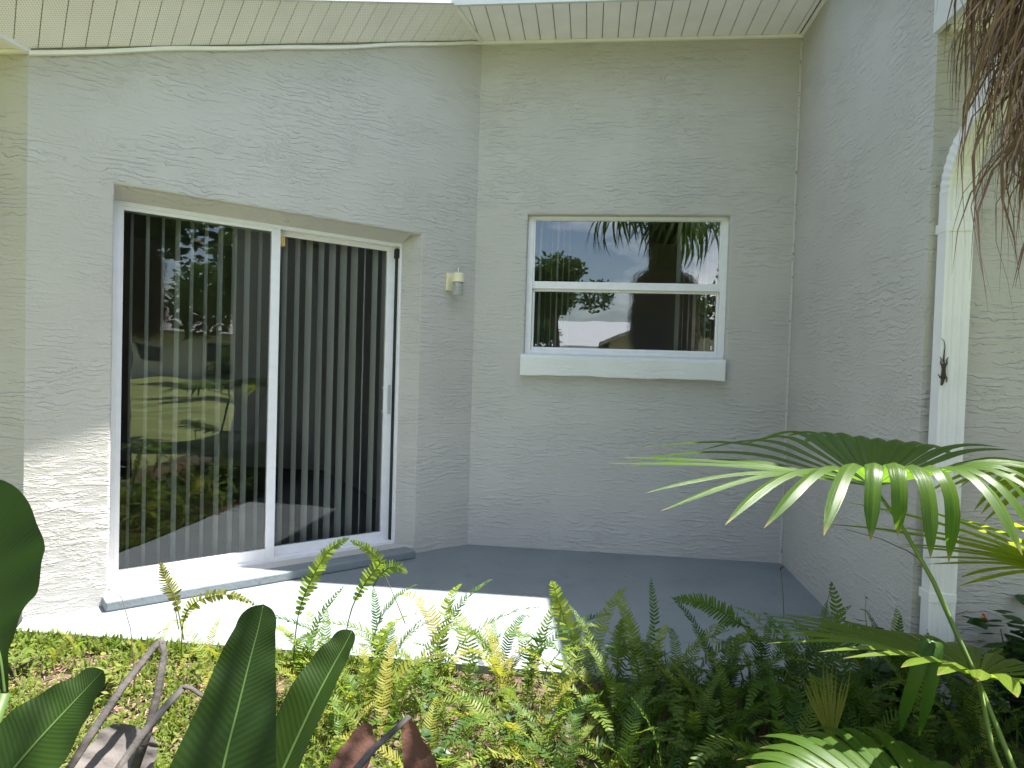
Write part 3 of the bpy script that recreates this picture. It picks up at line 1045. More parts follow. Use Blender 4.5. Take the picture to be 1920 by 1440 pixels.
# ------------------------------------------------------------------ wall lamp
lamp = empty('wall_lamp', LW(0.2, 0.0, 1.79), 'small cream porch lamp with clear ribbed glass beside the sliding door', 'lamp')
mb = MB()
mb.box(LW, 0.160, 0.247, 0.0, 0.018, 1.786, 1.908)
mb.build('back_plate', 'lamp_plate', lamp, bevel=0.006)
mb = MB()
mb.tube([LW(0.2, 0.016, 1.865), LW(0.2, 0.08, 1.868)], 0.014, 10)
mb.build('arm', 'lamp_plate', lamp)
LC = LW(0.2, 0.082, 0)
TL = lambda x, y, z: Vector((LC.x + x, LC.y + y, z))
mb = MB()
mb.lathe(TL, [(0.012, 1.905), (0.034, 1.902), (0.040, 1.892), (0.044, 1.842), (0.040, 1.840)], 20)
mb.build('cap', 'lamp_plate', lamp)
mb = MB()
mb.lathe(TL, [(0.004, 1.905), (0.010, 1.912), (0.0085, 1.924), (0.010, 1.930), (0.006, 1.938)], 12)
mb.build('finial', 'lamp_metal', lamp, smooth=True)
lampglass = plain('lamp_ribbed_glass', (0.75, 0.77, 0.76), 0.1, 0.8)
lampglass.node_tree.nodes['Principled BSDF'].inputs['Transmission Weight'].default_value = 0.6
mb = MB()
prof = []
for i in range(19):
    z = 1.840 - i * 0.005
    prof.append((0.034 + (0.006 if i % 3 == 1 else 0.0), z))
mb.lathe(TL, list(reversed(prof)), 20)
mb.build('glass_jar', lampglass, lamp, smooth=True)

# ------------------------------------------------------------------ downspout
dsp = empty('downspout', (2.235, FY - 0.05, GZ), 'white ribbed rain downspout on the right front wall with a lizard on it', 'downspout')
DX0, DX1, DY0, DY1 = 2.184, 2.286, FY - 0.022, FY - 0.088


def spout_ring(c, ax, ay, w=0.050, d=0.033):
    """corrugated rectangular section"""
    out = []
    n = 9
    for i in range(n + 1):                      # front side with flutes
        t = -1 + 2 * i / n
        out.append(c + ax * (t * w) - ay * (d - (0.0055 if i in (2, 4, 5, 7) else 0.0)))
    for i in range(5):
        t = -1 + 2 * i / 4
        out.append(c + ax * w + ay * (t * d + (0.001 if i == 0 else 0)))
    out.append(c - ax * w + ay * d)
    for i in (3, 2, 1):
        t = -1 + 2 * i / 4
        out.append(c - ax * w + ay * (t * d))
    return out


def spout(centres, tilt, name, squeeze=None):
    mb = MB()
    rings = []
    for i, c in enumerate(centres):
        a = tilt[i]
        ay = Vector((0, math.cos(a), math.sin(a)))
        k = squeeze[i] if squeeze else 1.0
        rings.append(spout_ring(Vector(c), Vector((1, 0, 0)), ay, 0.050 * k, 0.033 * k))
    n = len(rings[0])
    vs = [p for r in rings for p in r]
    fs = [(i * n + k, i * n + (k + 1) % n, (i + 1) * n + (k + 1) % n, (i + 1) * n + k) for i in range(len(rings) - 1) for k in range(n)]
    mb.add(vs, fs)
    return mb.build(name, 'downspout', dsp, fixn=True)


dc = ((DX0 + DX1) / 2, (DY0 + DY1) / 2)
spout([(dc[0], dc[1], 0.0), (dc[0], dc[1], 2.02)], [0, 0], 'pipe')
cs, tl, sq = [], [], []
nst = 14
for i in range(nst + 1):                        # crimped elbow leaning out towards the eave
    a = math.radians(52) * i / nst
    r = 0.24
    cs.append((dc[0], dc[1] - r * (1 - math.cos(a)), 2.0 + r * math.sin(a)))
    tl.append(a)
    sq.append(1.0 + (0.035 if i % 2 else -0.02))
d = Vector((0, -math.sin(math.radians(52)), math.cos(math.radians(52))))
for q in (0.03, 0.30):
    e = Vector(cs[nst]) + d * q
    cs.append(tuple(e))
    tl.append(math.radians(52))
    sq.append(0.98)
e0 = Vector(cs[-1])
for i in range(1, 7):
    a = math.radians(52) * (1 - i / 6)
    e0 = e0 + Vector((0, -math.sin(a), math.cos(a))) * 0.05
    cs.append(tuple(e0))
    tl.append(a)
    sq.append(1.0 + (0.03 if i % 2 else -0.02))
spout(cs, tl, 'elbow', sq)
for z in (1.86, 0.40):
    mb = MB()
    mb.box(W3, DX0 - 0.001, DX1 + 0.001, DY1 - 0.0015, DY0 + 0.018, z, z + 0.038)
    mb.build('strap', 'downspout', dsp, bevel=0.002)

# ------------------------------------------------------------------ lizard on the downspout
liz_o = Vector((2.197, DY1 - 0.004, 1.293))


def lizard():
    # x across, y away from the pipe (negative = towards the viewer), z up; head points down
    V = [((0, 0, 0), .0085), ((0.000, -.001, .022), .0075), ((0, 0, .042), .0062), ((-.001, .001, .062), .0036), ((.000, .001, .090), .0024),
         ((.002, .001, .118), .0017), ((-.003, .001, .140), .0012), ((-.014, .001, .150), .0008),
         ((-.0015, -.001, -.012), .0055), ((-.003, -.002, -.022), .0062), ((-.006, -.002, -.036), .0030),
         # hind legs
         ((.012, .001, .050), .0030), ((.010, .001, .066), .0022), ((.016, .002, .076), .0013),
         ((-.012, .001, .050), .0030), ((-.010, .001, .068), .0022), ((-.015, .002, .078), .0013),
         # fore legs
         ((.013, .001, -.002), .0026), ((.015, .002, -.016), .0020), ((.013, .003, -.022), .0012),
         ((-.012, .001, -.004), .0026), ((-.016, .002, .006), .0020), ((-.020, .003, .010), .0012)]
    E = [(0, 1), (1, 2), (2, 3), (3, 4), (4, 5), (5, 6), (6, 7), (0, 8), (8, 9), (9, 10), (2, 11), (11, 12), (12, 13), (2, 14), (14, 15), (15, 16),
         (0, 17), (17, 18), (18, 19), (0, 20), (20, 21), (21, 22)]
    me = bpy.data.meshes.new('lizard')
    me.from_pydata([v[0] for v in V], E, [])
    me.update()
    ob = bpy.data.objects.new('lizard', me)
    scene.collection.objects.link(ob)
    ob.location = liz_o
    md = ob.modifiers.new('skin', 'SKIN')
    for i, v in enumerate(V):
        me.skin_vertices[0].data[i].radius = (v[1], v[1])
    me.skin_vertices[0].data[0].use_root = True
    md.use_smooth_shade = True
    sb = ob.modifiers.new('sub', 'SUBSURF')
    sb.levels = 2
    sb.render_levels = 2
    me.materials.append(M['lizard'])
    return ob


tag(lizard(), 'small dark brown lizard clinging head down to the white downspout', 'lizard')

# ------------------------------------------------------------------ ferns
def frond_mesh(L, e0, bend, pairs, wmax, seed, side=0.0, gaps=0.0, name='frond'):
    """arching sword fern frond: stalk and narrow leaflets, grows from the origin towards +x"""
    r = random.Random(seed)
    n = pairs
    pts, dirs = [], []
    p = Vector((0, 0, 0))
    for i in range(n + 1):
        t = i / n
        e = e0 - bend * (t ** 1.5)
        yaw = side * t * t
        d = Vector((math.cos(e) * math.cos(yaw), math.cos(e) * math.sin(yaw), math.sin(e)))
        pts.append(p.copy())
        dirs.append(d)
        p = p + d * (L / n)
    mb = MB()
    mb.tube(pts[::3] + [pts[-1]], [0.0022 * (1 - 0.75 * i / (n // 3 + 1)) for i in range(len(pts[::3]) + 1)], 3, cap=False)
    stalk = 0.16
    for i in range(int(n * stalk), n + 1):
        t = min(1.0, max(0.0, (i / n - stalk) / (1 - stalk)))
        prof = min(1.0, 0.35 + 3.2 * t) * max(0.0, 1 - t ** 2.2) ** 0.75 + 0.03
        d = dirs[i]
        bi = Vector((-math.sin(side * t * t), math.cos(side * t * t), 0))
        nrm = d.cross(bi) * -1
        sp = L / n
        for sg in (-1, 1):
            if r.random() < gaps:
                continue
            l = wmax * prof * r.uniform(0.85, 1.08)
            fwd = 0.22 + 0.5 * t + r.uniform(-0.08, 0.08)
            ax = (bi * sg * math.cos(fwd) + d * math.sin(fwd) + nrm * r.uniform(-0.22, 0.10)).normalized()
            wv = (d * math.cos(fwd) - bi * sg * math.sin(fwd))
            tw = r.uniform(-0.35, 0.35)
            wv = (wv * math.cos(tw) + nrm * math.sin(tw)).normalized()
            hw = sp * 0.31 * (1 if l > 0.012 else 0.7)
            b0 = pts[i]
            m1 = b0 + ax * l * 0.35
            m2 = b0 + ax * l * 0.78 + nrm * (-0.06 * l)
            tip = b0 + ax * l + nrm * (-0.14 * l) + wv * hw * 0.5
            mb.add([b0 - wv * hw * 0.8, b0 + wv * hw * 0.8, m1 - wv * hw, m1 + wv * hw, m2 - wv * hw * 0.7, m2 + wv * hw * 0.75, tip],
                   [(0, 1, 3, 2), (2, 3, 5, 4), (4, 5, 6)])
    return mb.mesh(name)


fr = random.Random(21)
FM = []
for i in range(20):
    FM.append(frond_mesh(1.0, math.radians(fr.uniform(58, 88)), math.radians(fr.uniform(45, 150)), fr.choice((34, 38, 42, 46)),
                         fr.uniform(0.078, 0.105), i, fr.uniform(-0.6, 0.6), fr.choice((0, 0, 0.05, 0.2))))
FMAT = {}


def frond_obj(parent, loc, L, rz, tilt, matname, mesh_i=None, mesh=None):
    me = mesh or FM[(mesh_i if mesh_i is not None else fr.randrange(len(FM)))]
    key = (me.name, matname)
    if key not in FMAT:
        m2 = me.copy()
        m2.name = 'frond'
        m2.materials.clear()
        m2.materials.append(M[matname])
        FMAT[key] = m2
    ob = bpy.data.objects.new('frond', FMAT[key])
    scene.collection.objects.link(ob)
    ob.parent = parent
    ob.location = loc
    ob.rotation_euler = (0, tilt, rz)
    w = L * fr.uniform(0.85, 1.05)
    ob.scale = (w, w * fr.uniform(0.8, 1.1), w)
    return ob


def fern(x, y, n, L, mats, label, group=None, spread=0.05, tilt=(-0.35, 0.25)):
    e = empty('fern', (x, y, GZ), label, 'fern', group)
    for i in range(n):
        rz = 2 * math.pi * (i + fr.uniform(-0.35, 0.35)) / n
        frond_obj(e, Vector((fr.uniform(-spread, spread), fr.uniform(-spread, spread), 0)), L * fr.uniform(0.65, 1.15), rz,
                  fr.uniform(*tilt), fr.choice(mats))
    return e


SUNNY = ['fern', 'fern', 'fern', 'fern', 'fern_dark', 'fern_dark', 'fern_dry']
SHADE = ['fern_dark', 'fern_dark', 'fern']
DRY = ['fern', 'fern_dry', 'fern_dry']
G1, G2 = 'yellow green sword ferns in the sunny middle of the bed', 'dark green sword ferns in the shaded right of the bed'
# sparse, yellowing ferns on the left
fern(-0.98, -2.12, 4, 0.27, DRY, 'sparse yellowing fern beside the left end of the door step', tilt=(-0.3, 0.1))
fern(-1.33, -2.20, 4, 0.22, DRY, 'small yellow fern sprig at the foot of the sunlit wall', tilt=(-0.3, 0.1))
fern(-0.62, -2.26, 6, 0.42, DRY, 'leggy yellow fern with an arching frond left of the big dark leaf', tilt=(-0.35, 0.1))
fern(-0.40, -2.10, 4, 0.33, ['fern', 'fern_dark'], 'thin upright fern left of the tall dark paddle leaf', tilt=(-0.25, 0.1))
# sunny middle and shaded right, in rows from the patio edge towards the photographer
def nth(k):
    return ('first', 'second', 'third', 'fourth', 'fifth', 'sixth', 'seventh', 'eighth', 'ninth', 'tenth', 'eleventh', 'twelfth', 'thirteenth')[k]


ROWS = [('in the patio edge row', -2.10, [-0.04, 0.24, 0.52, 0.80], 0.50),
        ('in the second row', -2.27, [-0.16, 0.10, 0.36, 0.62, 0.88], 0.52),
        ('in the middle row', -2.45, [-0.12, 0.06, 0.24, 0.42, 0.60, 0.78, 0.96], 0.50),
        ('in the fourth row', -2.64, [0.0, 0.20, 0.40, 0.60, 0.80, 1.00], 0.44),
        ('in the front row', -2.84, [0.10, 0.34, 0.58, 0.82, 1.06], 0.42)]
for nm, y, xs, L in ROWS:
    for i, x in enumerate(xs):
        fern(x + fr.uniform(-.05, .05), y + fr.uniform(-.05, .05), fr.choice((6, 7, 8)), L * fr.uniform(0.8, 1.2), SUNNY,
             'yellow green sunlit sword fern %s, %s from the left' % (nm, nth(i)), G1, tilt=(-0.4, 0.30))
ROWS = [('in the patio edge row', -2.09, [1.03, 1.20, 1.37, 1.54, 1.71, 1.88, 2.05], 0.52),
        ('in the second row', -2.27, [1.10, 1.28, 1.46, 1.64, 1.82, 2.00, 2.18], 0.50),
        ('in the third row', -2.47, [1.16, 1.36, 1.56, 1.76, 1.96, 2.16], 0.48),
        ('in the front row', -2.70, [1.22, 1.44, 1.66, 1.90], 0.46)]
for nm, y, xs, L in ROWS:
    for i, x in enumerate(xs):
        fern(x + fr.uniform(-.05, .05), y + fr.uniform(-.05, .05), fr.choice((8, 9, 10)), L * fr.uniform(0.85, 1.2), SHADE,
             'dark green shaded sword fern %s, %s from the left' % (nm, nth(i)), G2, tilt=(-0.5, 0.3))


def hero(pts, wmax, mat, label, pairs=34, gaps=0.0, seed=3, face=None):
    """a single long frond that follows given points in the bed"""
    P = [Vector(p) for p in pts]
    base = P[0]
    e = empty('fern', base, label, 'fern')
    # resample (Catmull-Rom)
    Q = [P[0] * 2 - P[1]] + P + [P[-1] * 2 - P[-2]]
    crv = []
    ns = len(P) - 1
    for i in range(pairs + 1):
        u = i / pairs * ns
        k = min(int(u), ns - 1)
        t = u - k
        a, b2, c, d = Q[k], Q[k + 1], Q[k + 2], Q[k + 3]
        crv.append(0.5 * ((2 * b2) + (c - a) * t + (2 * a - 5 * b2 + 4 * c - d) * t * t + (3 * b2 - a - 3 * c + d) * t ** 3))
    r = random.Random(seed)
    mb = MB()
    mb.tube(crv[::2] + [crv[-1]], [0.0028 * (1 - 0.7 * i / (pairs / 2)) for i in range(len(crv[::2]) + 1)], 4, cap=False)
    view = face or (CAM - P[len(P) // 2]).normalized()
    for i in range(int(pairs * 0.25), pairs + 1):
        t = min(1.0, max(0.0, (i / pairs - 0.25) / 0.75))
        prof = min(1.0, 0.4 + 3 * t) * max(0.0, 1 - t ** 2.4) ** 0.8 + 0.04
        d = (crv[min(i + 1, pairs)] - crv[max(i - 1, 0)]).normalized()
        bi = d.cross(view).normalized()
        nrm = bi.cross(d)
        step_ = (crv[min(i + 1, pairs)] - crv[max(i - 1, 0)]).length / 2
        for sg in (-1, 1):
            if r.random() < gaps:
                continue
            l = wmax * prof * r.uniform(0.85, 1.1)
            fwd = 0.25 + 0.4 * t
            ax = (bi * sg * math.cos(fwd) + d * math.sin(fwd) + nrm * r.uniform(-0.45, 0.2)).normalized()
            wv = (d * math.cos(fwd) - bi * sg * math.sin(fwd)).normalized()
            wv = (wv + nrm * r.uniform(-0.4, 0.4)).normalized()
            hw = step_ * 0.42
            b0 = crv[i]
            m1, m2 = b0 + ax * l * 0.4, b0 + ax * l * 0.8
            mb.add([b0 - wv * hw, b0 + wv * hw, m1 - wv * hw, m1 + wv * hw, m2 - wv * hw * 0.7, m2 + wv * hw * 0.7, b0 + ax * l],
                   [(0, 1, 3, 2), (2, 3, 5, 4), (4, 5, 6)])
    mb.build('frond', mat, e)
    return e


hero([at(548, 1260, 2.62), at(560, 1150, 2.6), at(590, 1075, 2.58), at(620, 1030, 2.56), at(655, 1008, 2.55)], 0.035, 'fern', 'tall upright fern frond rising over the dark paddle leaf', 40)
hero([at(640, 1230, 2.62), at(660, 1140, 2.60), at(690, 1085, 2.58), at(712, 1055, 2.56), at(690, 1030, 2.53), at(655, 1012, 2.5)], 0.034, 'fern', 'tall fern frond with a bright curled tip against the patio', 40)
hero([at(700, 1100, 2.56), at(715, 1075, 2.55), at(740, 1062, 2.53), at(765, 1075, 2.5)], 0.03, 'fern', 'short bright yellow green fern tip over the patio edge', 20)
hero([at(1100, 1300, 2.7), at(1085, 1240, 2.68), at(1062, 1170, 2.66), at(1045, 1120, 2.65), at(1034, 1088, 2.62)], 0.050, 'fern', 'tall bright fern frond at the corner of the sunlit patch', 40)
hero([at(1155, 1300, 2.66), at(1158, 1240, 2.65), at(1162, 1195, 2.64), at(1166, 1160, 2.63)], 0.042, 'fern', 'lone upright fern frond before the shaded patio', 32)
hero([at(340, 1240, 2.65), at(345, 1160, 2.62), at(375, 1125, 2.6), at(430, 1115, 2.58), at(480, 1135, 2.55)], 0.030, 'fern_dry', 'thin arching yellow fern frond over the white patio', 34, 0.12)
hero([at(345, 1200, 2.63), at(328, 1120, 2.62), at(312, 1090, 2.61), at(302, 1055, 2.6)], 0.036, 'fern_dry', 'yellow fern tip in front of the left door rail', 22, 0)
hero([at(1410, 1180, 2.62), at(1380, 1165, 2.6), at(1320, 1130, 2.58), at(1262, 1122, 2.56)], 0.045, 'fern_dark', 'arching fern frond crossing the shaded patio', 36)

# ------------------------------------------------------------------ ground cover, litter and grass
gr = random.Random(5)


def scatter(name, mat, label, n, region, size, upr, narrow, z=GZ):
    mb = MB()
    for _ in range(n):
        x, y = region(gr)
        a = gr.uniform(0, 2 * math.pi)
        s = gr.uniform(*size)
        e = gr.uniform(*upr)
        d = Vector((math.cos(a) * math.cos(e), math.sin(a) * math.cos(e), math.sin(e)))
        w = d.cross(Vector((gr.uniform(-.4, .4), gr.uniform(-.4, .4), 1))).normalized() * s * narrow
        if z > 0 and y > x - 0.12:
            continue
        b0 = Vector((x, y, z + (gr.uniform(0, 0.02) if z < 0 else 0.0)))
        mb.add([b0 - w * 0.4, b0 + w * 0.4, b0 + d * s * 0.5 + w, b0 + d * s * 0.5 - w, b0 + d * s + Vector((0, 0, -0.25 * s))],
               [(0, 1, 2, 3), (3, 2, 4)])
    return tag(mb.build(name, mat), label, name.replace('_', ' '), None, 'stuff')


def reg_left(r):
    while True:
        x, y = r.uniform(-2.7, 0.1), r.uniform(-3.3, -1.99)
        if x < -1.85 and y > -1.9:
            continue
        if noise.noise(Vector((x * 4.5, y * 4.5, 0))) + 0.5 * noise.noise(Vector((x * 12, y * 12, 3))) < r.uniform(-0.55, 0.15):
            continue
        return x, y


def reg_all(r):
    return r.uniform(-2.5, 2.6), r.uniform(-3.6, -1.98)


def reg_right(r):
    return r.uniform(0.9, 2.9), r.uniform(-3.2, -1.98)


scatter('ground_cover', 'cover', 'low yellow green weeds covering the sunny ground at the left', 30000, reg_left, (0.014, 0.05), (0.2, 1.4), 0.13)
scatter('edge_weeds', 'cover', 'ragged weeds growing along the front edge of the patio', 2600, lambda r: (r.uniform(-1.9, 0.3), -1.975 - abs(r.gauss(0, 0.05))), (0.02, 0.075), (0.5, 1.5), 0.09)
scatter('patio_debris', 'litter', 'small dry leaf bits lying on the grey patio', 130, lambda r: (r.uniform(-0.9, 2.1), -abs(r.gauss(0, 0.8)) - 0.02 if r.random() < .5 else r.uniform(-1.9, -1.2)), (0.006, 0.022), (-0.05, 0.2), 0.2, 0.002)
scatter('leaf_litter', 'litter', 'dry brown leaf litter under the plants', 3500, reg_all, (0.015, 0.06), (-0.1, 0.4), 0.15)
scatter('fallen_petals', 'pinklitter', 'pinkish dry litter among the weeds', 700, lambda r: (r.gauss(-0.85, 0.35), r.gauss(-2.35, 0.16)), (0.015, 0.05), (0, 0.7), 0.06)
scatter('grass', 'fern_dark', 'thin dark grass between the shaded ferns', 2600, reg_right, (0.08, 0.22), (0.7, 1.5), 0.025)
scatter('undergrowth', 'fern', 'low green undergrowth below the sunny ferns', 2600, lambda r: (r.uniform(-0.2, 1.3), r.uniform(-3.2, -2.05)), (0.02, 0.07), (0.3, 1.3), 0.12)


# ------------------------------------------------------------------ fan palm leaves
def fan_mesh(R, n, spread, el, rf, seed, droop, bend=lambda a: 0.25, width=1.0, gap_p=0.0, fold=0.35, jitter=0.08, keep=0.3):
    """pleated fan: n folded segments around the hub; leaf axis +x, up +z. R, el, droop, bend are functions of the
    segment's angle: length, start angle, how far the free tip hangs, how much the blade arches; rf: fused radius"""
    r = random.Random(seed)
    mb = MB()
    for i in range(n):
        if r.random() < gap_p:
            continue
        a = spread * ((i + 0.5) / n * 2 - 1)
        da = spread / n
        Rl = R(a) * r.uniform(1 - jitter, 1 + jitter)
        fused = min(0.9, rf / Rl)
        e, bnd, dr = el(a), bend(a) * r.uniform(0.85, 1.15), droop(a) * r.uniform(0.75, 1.25)
        yaw = a + r.uniform(-0.015, 0.015)
        tw = r.uniform(-0.22, 0.22)
        ns = 14
        p = Vector((0, 0, 0))
        L, Mi, Rr = [], [], []
        for k in range(ns + 1):
            t = k / ns
            u = max(0.0, (t - fused) / (1 - fused))
            ee = e - bnd * t ** 1.4 - dr * (1 - (1 - u) ** 2.2)
            yy = yaw + tw * u * u
            d = Vector((math.cos(yy) * math.cos(ee), math.sin(yy) * math.cos(ee), math.sin(ee)))
            if k:
                p = p + d * (Rl / ns)
            wf = math.tan(da) * Rl * min(t, fused) * width
            wf *= 1 - 0.22 * min(1.0, u * 3)
            if u > keep:
                wf *= 1 - ((u - keep) / (1 - keep)) ** 1.6
            wf = max(wf, 0.0005)
            side = Vector((-math.sin(yy), math.cos(yy), 0))
            nrm = side.cross(d) * -1
            dep = fold * wf * (1 - 0.4 * u)
            L.append(p - side * wf)
            Rr.append(p + side * wf)
            Mi.append(p + nrm * dep)
        m = ns + 1
        q = [(k, k + 1, m + k + 1, m + k) for k in range(ns)]
        mb.add(L + Mi, q)
        mb.add(Mi + Rr, q)
    return mb


def fan_uv(me):
    # one column of 2*(ns+1) vertices per half segment: u across the pleat, v along it
    uv = me.uv_layers.new(name='veins')
    m = 15
    for lp in me.loops:
        h, r_ = divmod(lp.vertex_index, 2 * m)
        c, k = divmod(r_, m)
        uv.data[lp.index].uv = (h + (c if h % 2 == 0 else 1 - c), k / (m - 1))


def fan_leaf(parent, hub, axis, upv, mat, mbuild, name='leaf'):
    x = Vector(axis).normalized()
    z = Vector(upv)
    z = (z - x * z.dot(x)).normalized()
    y = z.cross(x)
    Mx = Matrix((x, y, z)).transposed()
    mb = MB()
    mb.v = [Mx @ v + Vector(hub) for v in mbuild.v]
    mb.f = mbuild.f
    lf = mb.build(name, mat, parent, smooth=True)
    fan_uv(lf.data)
    return lf


def stalk(parent, pts, r0, r1, mat='palm_stem', name='stalk', flat=0.7):
    mb = MB()
    n = len(pts)
    mb.tube(pts, [r0 + (r1 - r0) * i / (n - 1) for i in range(n)], 8, flat)
    return mb.build(name, mat, parent, smooth=True)


pbase = Vector((2.02, -3.05, GZ))
fp = empty('fan_palm', pbase, 'young green fan palm with wide pleated leaves in front of the downspout', 'palm')
RAD = math.radians
front = lambda a: max(0.0, math.sin(a))
# upper leaf
hub = at(1638, 913, 2.05)
side = lambda a: min(1.0, max(0.0, (abs(a) - RAD(18)) / RAD(45)))
stalk(fp, [pbase + Vector((0, 0, 0.02)), at(1900, 1440, 1.78), at(1830, 1270, 1.85), at(1750, 1090, 1.93), at(1690, 985, 2.01), hub], 0.012, 0.007)
fan_leaf(fp, hub, Vector((-1.0, -0.04, 0.02)), Vector((0.02, 0.0, 1)), 'palm',
         fan_mesh(lambda a: 0.80 - 0.27 * side(a), 34, RAD(170), lambda a: RAD(7) + RAD(14) * side(a) + RAD(5) * front(-a), 0.28, 4,
                  lambda a: 0.10 + 0.55 * front(a) ** 0.8 + 0.85 * front(a) ** 1.2 * side(a) + 0.55 * front(-a) + 0.15 * side(a), lambda a: 0.05, keep=0.62, jitter=0.1))
# leaves cut by the right edge of the view
hub2 = at(2000, 1075, 1.95)
stalk(fp, [pbase + Vector((0.03, 0.02, 0.02)), at(2040, 1300, 1.9), hub2], 0.012, 0.008)
fan_leaf(fp, hub2, Vector((-0.85, 0.0, 0.22)), Vector((0.25, 0.35, 1)), 'palm_bright',
         fan_mesh(lambda a: 0.56, 24, RAD(140), lambda a: RAD(8), 0.12, 9, lambda a: 0.12, lambda a: 0.15, 1.3, 0.08, 0.45, 0.22, 0.6))
hub2b = at(1990, 925, 2.1)
stalk(fp, [pbase + Vector((0.05, 0.05, 0.02)), at(2060, 1200, 2.0), hub2b], 0.012, 0.008)
fan_leaf(fp, hub2b, Vector((-0.8, 0.2, 0.25)), Vector((0.2, 0.2, 1)), 'palm_bright',
         fan_mesh(lambda a: 0.42, 24, RAD(140), lambda a: RAD(18), 0.14, 12, lambda a: 0.9, lambda a: 0.4, 1.2, 0.05, 0.45, 0.15, 0.5))
# lower leaf
hub3 = at(1834, 1270, 1.84)
stalk(fp, [pbase + Vector((-0.02, 0.03, 0.02)), at(1860, 1400, 1.80), hub3], 0.011, 0.008)
fan_leaf(fp, hub3, Vector((-0.97, 0.16, 0.10)), Vector((0.1, 0.30, 1)), 'palm_bright',
         fan_mesh(lambda a: 0.62 - 0.22 * side(a), 32, RAD(150), lambda a: RAD(6) + RAD(10) * front(-a), 0.30, 14,
                  lambda a: 0.12 + 0.2 * front(a), lambda a: 0.12, keep=0.4))
# low front leaf
hub4 = at(1810, 1665, 1.36)
stalk(fp, [pbase + Vector((-0.05, -0.05, 0.02)), hub4], 0.010, 0.008)
fan_leaf(fp, hub4, Vector((-0.90, 0.28, 0.20)), Vector((0.25, -0.10, 1)), 'palm',
         fan_mesh(lambda a: 0.48, 30, RAD(120), lambda a: RAD(22), 0.38, 17, lambda a: 0.4, lambda a: 0.7))
# small half dead upright leaf
hub5 = at(1560, 1395, 1.9)
stalk(fp, [Vector((hub5.x + 0.2, hub5.y - 0.2, GZ)), hub5], 0.006, 0.005)
fan_leaf(fp, hub5, Vector((-0.12, 0.05, 1.0)), Vector((0.1, -1, 0.0)), 'palm_old',
         fan_mesh(lambda a: 0.20, 12, RAD(24), lambda a: 0.0, 0.11, 19, lambda a: 0.0, lambda a: 0.05, 1.0, 0.0, 0.4, 0.15))


def ribbon(parent, pts, w, mat, name='leaf'):
    mb = MB()
    L, C2, R3 = [], [], []
    for i, p in enumerate(pts):
        d = (pts[min(i + 1, len(pts) - 1)] - pts[max(i - 1, 0)]).normalized()
        s = d.cross((CAM - p).normalized()).normalized() * w[i]
        L.append(p - s)
        R3.append(p + s)
        C2.append(p + (CAM - p).normalized() * w[i] * -0.35)
    m = len(pts)
    mb.add(L + C2 + R3, [q for k in range(m - 1) for q in ((k, k + 1, m + k + 1, m + k), (m + k, m + k + 1, 2 * m + k + 1, 2 * m + k))])
    return mb.build(name, mat, parent, smooth=True)


ribbon(fp, [at(1748, 1200, 1.75), at(1738, 1205, 1.73), at(1722, 1250, 1.72), at(1700, 1320, 1.74), at(1688, 1372, 1.76)], [0.004, 0.016, 0.017, 0.014, 0.002], 'palm')
ribbon(fp, [at(1752, 1198, 1.76), at(1757, 1206, 1.72), at(1750, 1260, 1.71), at(1735, 1330, 1.72), at(1722, 1380, 1.74)], [0.004, 0.014, 0.016, 0.012, 0.002], 'palm')

# ------------------------------------------------------------------ bird of paradise
def paddle(parent, mid, widths, normal, mat='bop', fold=0.18, name='leaf', ribw=0.0035, wavy=0.004, split=None):
    """paddle leaf: midrib points, half widths (left, right), surface normal hint"""
    N = Vector(normal).normalized()
    n = 60
    P = [Vector(p) for p in mid]
    Q = [P[0] * 2 - P[1]] + P + [P[-1] * 2 - P[-2]]
    ns = len(P) - 1
    crv, ww = [], []
    for i in range(n + 1):
        u = i / n * ns
        k = min(int(u), ns - 1)
        t = u - k
        a, b2, c, d = Q[k], Q[k + 1], Q[k + 2], Q[k + 3]
        crv.append(0.5 * ((2 * b2) + (c - a) * t + (2 * a - 5 * b2 + 4 * c - d) * t * t + (3 * b2 - a - 3 * c + d) * t ** 3))
        w0, w1 = widths[k], widths[k + 1]
        if k == ns - 1:
            g = math.sqrt(max(0.0, 1 - t * t))
            ww.append((w0[0] * g, w0[1] * g))
        else:
            ww.append((w0[0] + (w1[0] - w0[0]) * t, w0[1] + (w1[1] - w0[1]) * t))
    # smooth the widths so the outline is round
    for _ in range(1):
        ww = [ww[0]] + [tuple((ww[i - 1][q] + 2 * ww[i][q] + ww[i + 1][q]) / 4 for q in (0, 1)) for i in range(1, n)] + [ww[n]]
    mb = MB()
    cols = (-1, -0.75, -0.5, -0.25, 0, 0.25, 0.5, 0.75, 1)
    for i, p in enumerate(crv):
        d = (crv[min(i + 1, n)] - crv[max(i - 1, 0)]).normalized()
        s = d.cross(N).normalized()
        nn = s.cross(d)
        for c in cols:
            w = ww[i][0] if c < 0 else ww[i][1]
            h = fold * abs(c) ** 1.4 * w + wavy * abs(c) * math.sin(i * 0.42 + (3 if c < 0 else 0)) * min(1, w * 12)
            mb.v.append(p + s * (c * w) + nn * h)
    m = len(cols)
    for i in range(n):
        for j in range(m - 1):
            mb.f.append((i * m + j, i * m + j + 1, (i + 1) * m + j + 1, (i + 1) * m + j))
    lf = mb.build(name, mat, parent, smooth=True)
    uv = lf.data.uv_layers.new(name='veins')
    for lp in lf.data.loops:
        i_, j_ = divmod(lp.vertex_index, m)
        uv.data[lp.index].uv = (abs(cols[j_]), i_ / n)
    if ribw:
        mb = MB()
        mb.tube([p + N * 0.001 for p in crv[:-1]], [ribw * (1 - 0.8 * i / n) for i in range(n)], 6, 0.6)
        mb.build('midrib', 'bop_rib', lf, smooth=True)
    return lf


